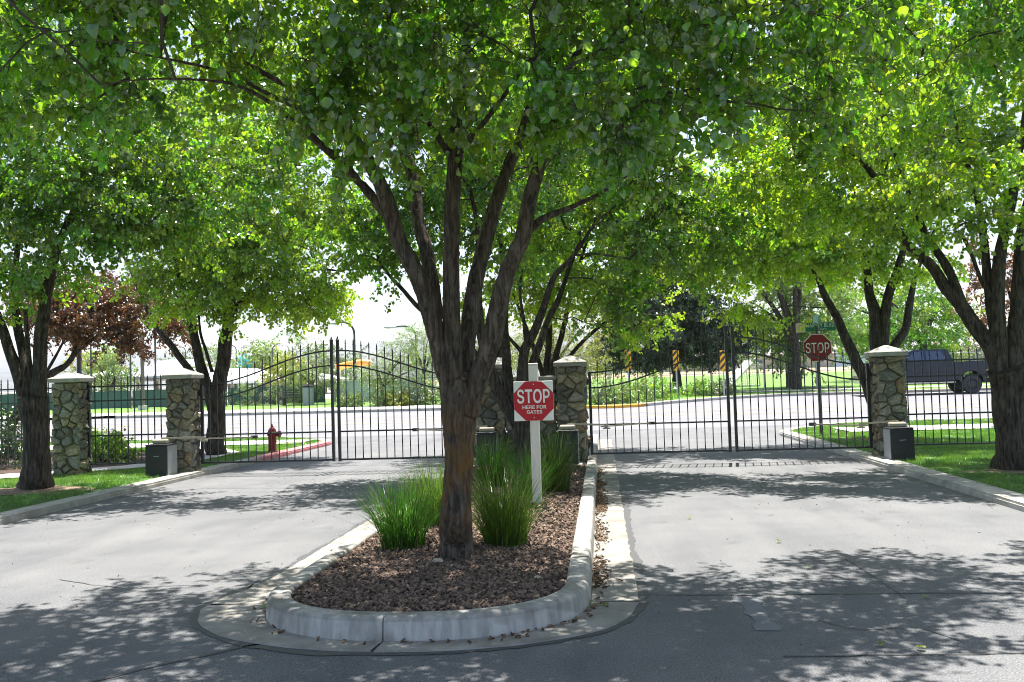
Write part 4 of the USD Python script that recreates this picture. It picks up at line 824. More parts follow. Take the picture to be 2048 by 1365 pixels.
bq = at(1098, 880, Y3)
tr3 = [(bq[0], Y3, 0.02, 0.17)] + pxl(Y3, [(1098, 845, 26), (1098, 800, 26), (1098, 775, 30)])
limbs3 = [pxl(Y3, [(1097, 790, 20), (1095, 740, 17), (1098, 690, 15), (1101, 640, 13), (1104, 560, 10), (1100, 470, 6)], 0.4), pxl(Y3, [(1100, 790, 20), (1108, 730, 16), (1122, 677, 14), (1130, 640, 12), (1150, 560, 9), (1175, 480, 6)], -0.4), pxl(Y3, [(1096, 785, 16), (1075, 720, 12), (1050, 650, 9), (1020, 570, 6)], 0.2), pxl(Y3, [(1104, 765, 12), (1160, 690, 9), (1220, 640, 7), (1290, 610, 4)], -0.3)]
lobes3 = [(*at(1010, 600, 21.5), 1.3, 1.3, 0.8, 1.0), (*at(1290, 620, 21.8), 1.2, 1.3, 0.8, 1.2), (*at(1150, 520, 21.0), 1.6, 1.2, 1.2, 1.0), (-1.0, 22.0, 7.0, 2.9, 2.6, 3.8, 1.0), (1.2, 21.8, 3.9, 1.6, 1.6, 1.35, 1.2)]
tree('pear_tree', 'slim dark stems of the third island tree rising behind the stone wall', (bq[0], Y3, 0.08), tr3, limbs3, lobes3, 640, 4, 'leaf_bright', 'bark', 23, group='street trees of the entrance', sides=10)
# left row
Y4 = 14.95; b = gp(68, 970, 0.1)
trk = [(b[0], b[1], 0.02, 0.31)] + pxl(Y4, [(68, 945, 62), (69, 900, 55), (71, 860, 54), (70, 825, 60), (66, 795, 64)])
lm = [pxl(Y4, [(80, 820, 34), (80, 760, 31), (82, 700, 29), (86, 640, 27), (96, 570, 23), (120, 480, 18), (160, 400, 14), (200, 300, 10), (230, 210, 6)], -0.6), pxl(Y4, [(54, 810, 30), (38, 760, 27), (18, 700, 24), (4, 655, 21), (-25, 590, 18), (-70, 500, 13), (-110, 400, 8)], 0.3), pxl(Y4, [(62, 800, 26), (50, 740, 22), (44, 690, 20), (34, 640, 18), (30, 560, 15), (40, 460, 11), (60, 360, 7)], 0.9), pxl(Y4, [(66, 795, 16), (58, 730, 12), (54, 680, 10), (50, 620, 8)], -0.4)]
lob = [(*at(250, 420, 14.3), 1.3, 1.2, 1.2, 1.2), (*at(440, 330, 14.6), 1.3, 1.1, 1.0, 1.2), (-9.4, 15.2, 6.2, 2.8, 2.5, 2.9, 1.0), (-8.5, 13.4, 4.4, 1.7, 1.3, 1.35, 1.2), (-7.3, 15.2, 4.8, 1.3, 1.5, 1.2, 1.0), (-11.5, 14.8, 4.4, 1.4, 1.5, 1.3, 1.0), (*at(280, 500, 15.2), 1.3, 1.2, 0.75, 1.2), (*at(60, 560, 14.3), 1.0, 1.0, 0.55, 1.0)]
tree('pear_tree', 'thick trunked tree on the left lawn at the frame edge', (b[0], b[1], 0.05), trk, lm, lob, 540, 4, 'leaf', 'bark', 24, group='street trees of the entrance', sides=18)
Y5 = 22.0; b = gp(432, 908, 0.08)
trk = [(b[0], b[1], 0.0, 0.27)] + pxl(Y5, [(432, 890, 41), (431, 840, 37), (430, 800, 39), (428, 770, 46)])
lm = [pxl(Y5, [(420, 790, 26), (401, 735, 23), (390, 680, 20), (380, 630, 18), (368, 590, 15), (350, 520, 11), (330, 430, 7)], -0.5), pxl(Y5, [(414, 790, 18), (380, 742, 16), (342, 690, 14), (310, 650, 12), (294, 615, 10), (270, 560, 8), (240, 500, 5)], 0.4), pxl(Y5, [(434, 780, 32), (444, 720, 30), (451, 670, 27), (458, 620, 22), (470, 560, 17), (490, 480, 12), (500, 400, 7)], 0.2), pxl(Y5, [(424, 745, 8), (412, 705, 7), (400, 660, 6), (398, 600, 4)], -0.3), pxl(Y5 - 0.2, [(456, 640, 14), (500, 590, 11), (560, 560, 8), (630, 540, 6), (690, 545, 3)], -0.5)]
lob = [(*at(520, 480, 20.9), 1.6, 1.2, 1.3, 1.2), (-8.6, 22.2, 7.0, 2.6, 2.4, 3.7, 1.0), (*at(640, 130, 22.5), 1.6, 1.4, 1.4, 1.0), (-6.9, 21.5, 4.7, 1.35, 1.5, 1.45, 1.3), (-9.6, 21.3, 4.5, 1.5, 1.5, 1.2, 1.0), (*at(600, 600, 21.6), 1.15, 1.2, 0.7, 1.3), (*at(420, 600, 20.8), 1.2, 0.9, 0.5, 0.9)]
tree('pear_tree', 'spreading tree on the grass just behind the leftmost gate leaf', (b[0], b[1], 0.05), trk, lm, lob, 760, 4, 'leaf_bright', 'bark', 25, group='street trees of the entrance', sides=14)
# right row
Y6 = 14.8; b = gp(2026, 930, 0.1)
trk = [(b[0], b[1], 0.02, 0.33)] + pxl(Y6, [(2026, 905, 68), (2022, 860, 62), (2018, 815, 66), (2016, 770, 78), (2015, 730, 86)])
lm = [pxl(Y6, [(2004, 770, 36), (1984, 700, 34), (1950, 652, 31), (1924, 612, 28), (1893, 576, 25), (1865, 534, 22), (1836, 508, 20), (1812, 485, 17), (1785, 440, 15), (1745, 350, 13), (1690, 290, 12), (1640, 245, 9), (1600, 212, 6)], 0.7),
      pxl(Y6, [(1928, 622, 18), (1906, 562, 18), (1882, 517, 17), (1858, 482, 15), (1830, 420, 11), (1800, 340, 8), (1770, 250, 5)], 0.9),
      pxl(Y6, [(2004, 760, 34), (1998, 680, 30), (1996, 593, 28), (1998, 527, 26), (2006, 484, 23), (2018, 430, 20), (2035, 330, 14), (2050, 220, 9)], -0.2),
      pxl(Y6, [(1998, 700, 22), (1980, 600, 20), (1972, 520, 18), (1967, 462, 16), (1950, 380, 12), (1920, 280, 8), (1900, 180, 5)], 0.5),
      pxl(Y6, [(2026, 760, 44), (2034, 670, 38), (2038, 600, 34), (2042, 500, 30), (2060, 400, 22), (2090, 290, 14), (2120, 180, 8)], 0.3),
      pxl(Y6, [(1996, 630, 10), (1985, 597, 10), (1963, 562, 9), (1948, 521, 8), (1930, 481, 7), (1908, 460, 5)], -0.3), pxl(Y6, [(2040, 760, 30), (2080, 680, 26), (2130, 590, 20), (2190, 480, 13), (2240, 380, 8)], -0.3)]
lob = [(*at(1780, 260, 14.6), 1.5, 1.0, 1.0, 1.2), (*at(1960, 280, 14.3), 1.4, 1.0, 1.0, 1.2), (6.2, 16.4, 7.2, 2.8, 2.1, 2.9, 0.8), (3.2, 16.2, 5.3, 1.5, 1.4, 1.35, 1.2), (7.9, 15.0, 5.2, 1.6, 1.8, 1.4, 1.0), (*at(1690, 390, 14.6), 1.2, 0.9, 0.7, 1.4), (*at(1880, 390, 14.0), 1.2, 0.9, 0.7, 1.4), (*at(1570, 300, 15.0), 1.1, 1.0, 0.9, 1.3)]
tree('pear_tree', 'thick trunked tree on the right lawn at the frame edge', (b[0], b[1], 0.05), trk, lm, lob, 500, 4, 'leaf_bright', 'bark', 26, group='street trees of the entrance', sides=18)
Y7 = 22.0; b = gp(1762, 880, 0.08)
trk = [(b[0], b[1], 0.0, 0.25)] + pxl(Y7, [(1762, 860, 40), (1760, 815, 38), (1758, 780, 42), (1760, 750, 48)])
lm = [pxl(Y7, [(1748, 820, 24), (1734, 775, 24), (1711, 722, 23), (1688, 672, 20), (1673, 635, 17), (1650, 593, 14), (1633, 550, 11), (1613, 520, 9), (1570, 470, 6)], -0.4), pxl(Y7, [(1756, 770, 32), (1754, 698, 30), (1752, 640, 27), (1740, 590, 20), (1734, 530, 15), (1720, 440, 10), (1700, 340, 6)], 0.3), pxl(Y7, [(1762, 730, 24), (1770, 650, 22), (1776, 597, 20), (1793, 550, 17), (1806, 500, 14), (1830, 420, 9), (1850, 330, 6)], -0.2), pxl(Y7, [(1768, 745, 22), (1790, 692, 20), (1810, 658, 17), (1819, 604, 14), (1835, 540, 10), (1870, 460, 6)], 0.5)]
lob = [(5.9, 22.2, 7.0, 2.8, 2.4, 3.7, 1.0), (*at(1450, 430, 21.2), 1.5, 1.2, 1.2, 1.2), (3.5, 21.6, 4.4, 1.7, 1.6, 1.4, 1.2), (4.3, 21.0, 4.3, 0.9, 0.8, 0.7, 1.0), (*at(1480, 560, 21.5), 1.4, 1.2, 0.95, 1.2), (*at(1510, 635, 21.6), 0.9, 0.7, 0.55, 1.3), (*at(1600, 545, 21.2), 1.2, 1.0, 0.7, 1.2), (*at(1850, 560, 21.6), 1.4, 1.3, 0.9, 1.2), (*at(1700, 520, 21.0), 1.3, 1.0, 0.8, 1.0)]
tree('pear_tree', 'forked tree behind the right end pillar beside the street stop sign', (b[0], b[1], 0.05), trk, lm, lob, 720, 4, 'leaf_bright', 'bark', 27, zmin=lambda x, y: np.where(x > 3.9, 3.75, 0), group='street trees of the entrance', sides=14)
# nearer pair of the two rows, their crowns reaching into the top corners
def row_tree(x, y, seed, lob, label, leafm='leaf'):
    r = np.random.default_rng(seed); trk = [(x, y, 0.0, 0.27), (x, y, 0.15, 0.21), (x + 0.03, y, 0.9, 0.19), (x, y + 0.02, 1.6, 0.22)]; lm = []
    for k in range(6):
        a = k * 1.05 + r.uniform(-0.2, 0.2); p = [(x, y, 1.4, 0.10)]
        for q in range(1, 7): rr = 0.25 + 0.36 * q; p.append((x + math.cos(a) * rr * 0.9 * (q / 6) ** 0.4, y + math.sin(a) * rr * 0.9 * (q / 6) ** 0.4, 1.5 + 0.72 * q, 0.10 - 0.014 * q))
        lm.append(p)
    tree('pear_tree', label, (x, y, 0.03), trk, lm, lob, 290, 4, leafm, 'bark', seed, group='street trees of the entrance', sides=12)
row_tree(6.2, 7.8, 28, [(6.0, 8.7, 6.3, 3.3, 2.6, 2.5, 1.0), (3.1, 9.4, 5.4, 1.6, 1.3, 1.2, 1.5)], 'tree just outside the right of the frame whose leaves fill the top right corner')
row_tree(-9.4, 7.9, 29, [(-9.2, 8.2, 6.3, 3.4, 2.9, 2.6, 1.0), (-6.6, 8.0, 5.3, 1.5, 1.5, 1.2, 1.0)], 'tree just outside the left of the frame whose leaves reach the top left corner')

def far_tree(name, label, x, y, h_trunk, r_trunk, lobes, n, leafm, seed, scale=1.8, protos=None, lean=0.0, group=None, barkm='bark', per=2, clump=0.2):
    z0 = float(g(y)) + 0.05; r = np.random.default_rng(seed); trk = [(x, y, z0 - 0.1, r_trunk * 1.3), (x + lean * 0.2, y, z0 + h_trunk * 0.5, r_trunk), (x + lean * 0.6, y, z0 + h_trunk, r_trunk * 0.85)]; top = trk[-1]; lm = []
    big = lobes[0]
    for k in range(5):
        a = k * 1.26 + r.uniform(0, 0.5); e = (big[0] + math.cos(a) * big[3] * 0.6, big[1] + math.sin(a) * big[4] * 0.6, big[2] + r.uniform(-0.1, 0.5) * big[5]); lm.append([(*top[:3], r_trunk * 0.7), ((top[0] + e[0]) / 2, (top[1] + e[1]) / 2, top[2] * 0.4 + e[2] * 0.6, r_trunk * 0.45), (*e, r_trunk * 0.15)])
    return tree(name, label, (x, y, z0), trk, lm, lobes, n, per, leafm, barkm, seed, group=group, protos=protos, scale=scale, sides=10, clump=clump)
def lobe(px_, py_, Y, rx, rz, ry=None, w=1.0): q = at(px_, py_, Y); return (q[0], Y, q[2], rx, ry or rx, rz, w)
# plums with copper leaves
q = at(22, 870, 24.5)
lm5 = [(q[0], 24.5, 0.0, 0.17), (q[0], 24.5, 0.6, 0.14)] + [(*at(a, b_, 24.5), w) for a, b_, w in ((70, 775, 0.11), (126, 735, 0.09))]
tree('plum_tree', 'copper leaved plum tree hanging over the short left fence', (q[0], 24.5, 0.02), lm5, [[(*at(120, 740, 24.5), 0.08), (*at(148, 708, 24.5), 0.07), (*at(158, 660, 24.5), 0.05), (*at(200, 600, 24.5), 0.03)], [(*at(140, 720, 24.5), 0.05), (*at(215, 660, 24.3), 0.035), (*at(290, 630, 24.0), 0.02)], [(*at(80, 765, 24.5), 0.05), (*at(110, 715, 24.6), 0.04), (*at(135, 665, 24.7), 0.025)]],
     [lobe(190, 600, 24.5, 1.7, 1.0, 1.5), lobe(310, 635, 24.0, 0.85, 0.95, 1.0), lobe(120, 620, 24.6, 1.4, 1.1), lobe(250, 680, 24.0, 0.85, 0.55), lobe(350, 640, 23.7, 0.6, 0.7, None, 1.6)], 340, 4, 'leaf_red', 'bark', 31, group='copper plum trees', scale=0.85, sides=10)
q = at(2046, 860, 26.5)
tree('plum_tree', 'copper leaved plum tree glimpsed between the stems of the right lawn tree', (q[0], 26.5, 0.02), [(q[0], 26.5, 0, 0.16), (q[0], 26.5, 1.6, 0.12)], [[(q[0], 26.5, 1.5, 0.09), (*at(2030, 640, 26.5), 0.05), (*at(2010, 560, 26.5), 0.03)], [(q[0], 26.5, 1.5, 0.08), (q[0] + 0.8, 26.5, 3.0, 0.05), (q[0] + 1.4, 26.5, 4.2, 0.03)]],
     [lobe(2020, 560, 26.5, 1.2, 1.7), lobe(2090, 520, 26.5, 1.5, 1.7)], 130, 3, 'leaf_red', 'bark', 32, group='copper plum trees', scale=0.85, sides=8)
# trees beyond the main road
far_tree('dark_tree', 'dense dark green tree behind the striped markers', 4.4, 55.4, 1.9, 0.26, [lobe(1320, 665, 55.4, 4.6, 2.4, 3.8), lobe(1410, 700, 55, 1.9, 1.3), lobe(1235, 700, 55, 1.9, 1.0), lobe(1330, 600, 56, 3.6, 2.2), lobe(1440, 660, 55.5, 2.2, 1.6)], 620, 'leaf_dark', 41, 1.6, lean=-0.5, per=4, clump=0.05)
far_tree('locust_tree', 'yellow green locust tree glowing behind the stone wall', *at(1110, 790, 52)[[0, 1]], 1.6, 0.16, [lobe(1110, 665, 52, 3.0, 2.2, 2.5), lobe(1170, 720, 51.5, 1.6, 0.9), lobe(1050, 700, 51.5, 1.7, 1.2)], 260, 'leaf_yellow', 42, 1.5, FEATHER)
far_tree('locust_tree', 'feathery pale green locust tree seen through the second gate leaf', *at(765, 818, 49)[[0, 1]], 1.0, 0.1, [lobe(785, 735, 49, 2.0, 1.7, 1.8), lobe(830, 690, 49.5, 1.3, 1.1), lobe(755, 770, 48.6, 1.3, 1.0)], 230, 'leaf_light', 43, 1.15, FEATHER)
far_tree('locust_tree', 'pale green locust tree behind the meeting posts of the left gates', *at(625, 815, 53)[[0, 1]], 1.1, 0.09, [lobe(615, 745, 53, 1.3, 1.4), lobe(590, 690, 53, 0.9, 0.9), lobe(655, 770, 53, 0.9, 0.9)], 150, 'leaf_light', 44, 1.1, FEATHER)
far_tree('locust_tree', 'taller pale locust tree beside the second street lamp', *at(850, 815, 54)[[0, 1]], 1.6, 0.12, [lobe(845, 700, 54, 1.5, 1.7), lobe(850, 650, 54, 0.9, 0.8), lobe(880, 745, 54, 1.2, 1.2)], 170, 'leaf_light', 45, 1.15, FEATHER)
far_tree('ash_tree', 'light green tree with grey trunk behind the soccer goal', *at(1580, 778, 58.2)[[0, 1]], 3.2, 0.19, [lobe(1585, 600, 58, 3.6, 2.8), lobe(1560, 725, 57.6, 1.3, 0.6), lobe(1620, 735, 57.8, 1.5, 0.7), lobe(1530, 660, 58, 1.8, 1.3), lobe(1640, 650, 58.5, 2.2, 1.5), lobe(1600, 685, 57.6, 2.4, 0.9, None, 1.5), lobe(1490, 690, 58.5, 1.4, 1.1)], 640, 'leaf_light', 46, 1.4)
far_tree('shade_tree', 'broad green tree behind the cab of the navy pickup', *at(1850, 775, 66)[[0, 1]], 2.5, 0.3, [lobe(1800, 620, 66, 5.2, 3.4), lobe(1860, 660, 65, 2.2, 1.9), lobe(1740, 680, 65, 2.6, 1.5)], 430, 'leaf', 47, 1.9, clump=0.1)
for k, (a, b_, Y, rx, rz, lab, lf) in enumerate([(1885, 712, 110, 2.6, 1.6, 'small round tree before the grey roofed house at right', 'leaf_light'), (1950, 700, 150, 3.4, 4.2, 'grey green tree rising over the house roof at right', 'leaf_grey'), (1260, 716, 118, 7, 2.0, 'grey green tree beyond the field just right of the island pillar', 'leaf_grey'), (1420, 712, 122, 7, 2.2, 'grey green tree beyond the field behind the dark tree', 'leaf_grey'),
        (220, 742, 70, 1.9, 2.0, 'light green young tree above the short left fence', 'leaf_light'), (188, 738, 105, 3.2, 2.1, 'golden green tree in the distance right of the plum stem', 'leaf_yellow'), (430, 742, 75, 2.2, 2.3, 'pale tree in the distance behind the fork of the left gate tree', 'leaf_light'), (530, 735, 92, 2.6, 2.4, 'pale tree to the right of the teal slide tower', 'leaf_light'), (575, 752, 66, 1.6, 1.7, 'bright tree beyond the canopy roof left of the gate posts', 'leaf_yellow'), (395, 735, 120, 4, 3.0, 'pale tree behind the pool pavilion roof', 'leaf_grey'), (660, 735, 100, 4, 2.4, 'distant pale tree behind the gate meeting posts', 'leaf_grey'), (960, 720, 120, 5, 3, 'distant pale tree seen through the stems of the near trunk', 'leaf_grey')]):
    c = lobe(a, b_, Y, rx, rz); far_tree('distant_tree', lab, c[0], Y, max(0.6, c[2] - rz - float(g(Y)) + 0.5), 0.14, [c], int(90 + 40 * k % 30), lf, 60 + k, 1.6 if Y < 80 else 2.6, per=2, clump=0.05)
# overhead crowns of trees farther up the drive that close the gaps of sky are real trees of the rows
far_tree('street_tree', 'bright green tree across the road high above the octagonal stop sign', 11.0, 31.0 + 24, 2.5, 0.25, [(9.5, 55, 9.5, 4.5, 3.5, 3.4)], 260, 'leaf_light', 90, 2.0)
# ------------------------------------------------------------------ ornamental grasses and shrubs
def reed_clump(x, y, h, r0, n, seed, label, leafm='reed'):
    r = np.random.default_rng(seed); V, Fc = [], []
    for i in range(n):
        a = r.uniform(0, 6.28); rr = r0 * 0.55 * math.sqrt(r.random()); b = np.array([rr * math.cos(a), rr * math.sin(a), 0]); hh = h * r.uniform(0.55, 1.12); sp = r0 * (0.3 + 1.5 * r.random() ** 1.5) * (rr / (r0 * 0.55) * 0.7 + 0.3)
        a2 = a + r.normal(0, 0.5); out = np.array([math.cos(a2), math.sin(a2), 0]); sd = np.array([-out[1], out[0], 0]) if r.random() < 0.7 else out; w = r.uniform(0.0024, 0.0042); k = 4; base = len(V); dr = r.uniform(0, 0.25) * (sp / r0)
        for q in range(k + 1):
            u = q / k; p = b + out * sp * u ** 1.8 + np.array([0, 0, hh * (u - dr * u ** 3)])
            if q < k: V += [p - sd * w * (1 - 0.5 * u), p + sd * w * (1 - 0.5 * u)]
            else: V.append(p)
        for q in range(k - 1): o = base + 2 * q; Fc += [(o, o + 1, o + 3), (o, o + 3, o + 2)]
        o = base + 2 * (k - 1); Fc.append((o, o + 1, o + 2))
    t = thing('ornamental_grass', label, 'grass clump', (x, y, float(g(y)) + 0.1), group='ornamental grass clumps in the island bed')
    Fc = np.array(Fc); nb = 2 * (4 - 1) + 1; dry = (np.arange(len(Fc)) // nb) % 13 == 0
    part('blades', TM(V, Fc[~dry]), M[leafm], t, kind='stuff'); part('dry_blades', TM(V, Fc[dry]), M['straw'], t, kind='stuff', label='dry straw coloured blades'); dd = lathe([(r0 * 0.6, -0.02), (r0 * 0.5, 0.03), (r0 * 0.2, 0.05), (0.001, 0.055)], 10); part('crown', dd, M['dirt'], t)
for k, (a, b, h, r0, n, lab) in enumerate([(806, 1096, 0.70, 0.34, 800, 'tall green grass clump left of the near trunk base'), (868, 1050, 0.74, 0.30, 620, 'grass clump tucked behind the left side of the near trunk'), (1012, 1090, 0.72, 0.34, 820, 'dense green grass clump right of the near trunk base'),
        (1108, 985, 0.95, 0.36, 560, 'tall bright grass clump just right of the stop board post'), (985, 975, 0.82, 0.36, 480, 'shaded grass clump before the half hidden gate operator'), (1058, 1000, 0.7, 0.32, 380, 'grass clump at the foot of the stop board post')]):
    q = gp(a, b, 0.14); reed_clump(q[0], q[1], h, r0, n, 400 + k, lab)
def shrub(name, label, x, y, rx, rz, n, leafm, seed, scale=0.6, group=None, z=None, protos=None):
    z0 = float(g(y)) + 0.08 if z is None else z; t = thing(name, label, 'shrub', (x, y, z0), group=group); r = np.random.default_rng(seed); d = r.normal(0, 1, (n, 3)); d[:, 2] = np.abs(d[:, 2]); d /= np.linalg.norm(d, axis=1, keepdims=True); p = d * np.array([rx, rx, rz]) * (r.random(n) ** 0.4)[:, None]
    part('stems', cat([tube([(0.1 * rx * math.cos(i), 0.1 * rx * math.sin(i), -0.05), q * 0.6, q], [0.012, 0.008, 0.004], 3, cap=False) for i, q in enumerate(p[::3])]), M['twig'], t, kind='stuff')
    pr = protos or SPRAYS; instancer('foliage', [list(s) for s in pr], [[M[leafm], M['twig']]] * len(pr), p * 0.85, basis(d + r.normal(0, 0.4, d.shape), r), scale * r.uniform(0.7, 1.2, n), r.integers(0, len(pr), n), parent=P(t))
for k, (a, b, Y, rx, rz, lf, lab) in enumerate([(1195, 812, 43.4, 0.9, 1.4, 'leaf_grey', 'grey green shrub beside the island pillar across the road'), (1232, 808, 43.5, 0.95, 1.1, 'leaf_light', 'bright shrub above the yellow kerb left of the first marker'), (1275, 806, 44.6, 0.9, 1.05, 'leaf_light', 'bright shrub right of the leftmost striped marker'), (1305, 803, 46.5, 1.0, 1.1, 'leaf', 'green shrub between the first two striped markers'), (1400, 797, 49.6, 0.9, 0.7, 'leaf', 'low dark shrub right of the dark tree trunk'),
        (1330, 800, 48.5, 0.7, 0.8, 'leaf', 'small green shrub left of the second striped marker'), (1442, 792, 49.5, 0.55, 0.55, 'leaf_grey', 'small pale shrub near the rightmost striped marker'),
        (770, 818, 47.6, 0.45, 0.5, 'leaf_light', 'small yellow green shrub on the far verge right of the gate posts'), (800, 818, 47.4, 0.45, 0.55, 'leaf_yellow', 'second yellow green shrub along the far verge'), (835, 815, 47.8, 0.7, 1.3, 'leaf_grey', 'tall tufty grey shrub on the far verge left of the near trunk'), (868, 812, 47.6, 0.7, 1.2, 'leaf_light', 'tall tufty shrub touching the near trunk outline'), (700, 818, 48, 0.5, 0.5, 'leaf_light', 'spiky shrub at the foot of the gate posts across the road')]):
    q = at(a, b, Y); shrub('verge_shrub', lab, q[0], Y, rx, rz, 70, lf, 500 + k, 1.1, group='shrubs across the main road')
for k, a in enumerate((418, 440, 495, 512, 548, 566, 598)):
    q = at(a, 812, 53.6); shrub('fence_conifer', ('leftmost', 'second', 'third', 'fourth', 'fifth', 'sixth', 'rightmost')[k] + ' young conifer in the row before the green windscreen', q[0], 53.6, 0.42, 1.15 + 0.12 * (k % 3), 46, 'leaf_grey' if k % 2 else 'leaf_light', 540 + k, 0.9, group='young conifers along the green windscreen', protos=FEATHER)
for k, (x, y, rx, rz, lf, lab) in enumerate([(-11.3, 20.6, 0.75, 0.55, 'leaf', 'low rounded bush seen through the short left fence'), (-13.2, 19.6, 1.0, 1.5, 'leaf_dark', 'dark bush behind the fence left of the leftmost pillar'), (-15.2, 20.4, 1.2, 1.8, 'leaf_dark', 'dark bush at the left frame edge behind the fence'), (-12.2, 22.2, 0.6, 0.5, 'leaf', 'low bush farther back in the left planting bed')]):
    shrub('bush', lab, x, y, rx, rz, 150, lf, 560 + k, 0.75)
# fallen leaves
for k, (a, b) in enumerate([(1190, 1212), (1206, 1208), (1180, 1206), (1045, 1260), (532, 1214), (520, 1216), (1615, 1133), (1560, 1082), (1205, 1110), (1762, 1286), (1850, 1298), (1380, 1035), (1850, 1195), (640, 1262)]):
    q = gp(a, b, 0.016); r = np.random.default_rng(600 + k); th_ = r.uniform(0, 6.28); v, f = leaf_tris(np.array([0, 0, 0.004]), np.array([math.cos(th_), math.sin(th_), 0.12]), np.array([0.2 * r.normal(), 0.2 * r.normal(), 1]), 0.06, 0.05, 0.3, 0.2)
    x = part('fallen_leaf', TM(v, f), M['leaf_yellow'] if k > 5 else M['leaf_light'], label='small fallen leaf lying on the pavement near the island', category='leaf', group='leaves fallen on the pavement'); x.AddTranslateOp().Set(Gf.Vec3d(*q.tolist()))

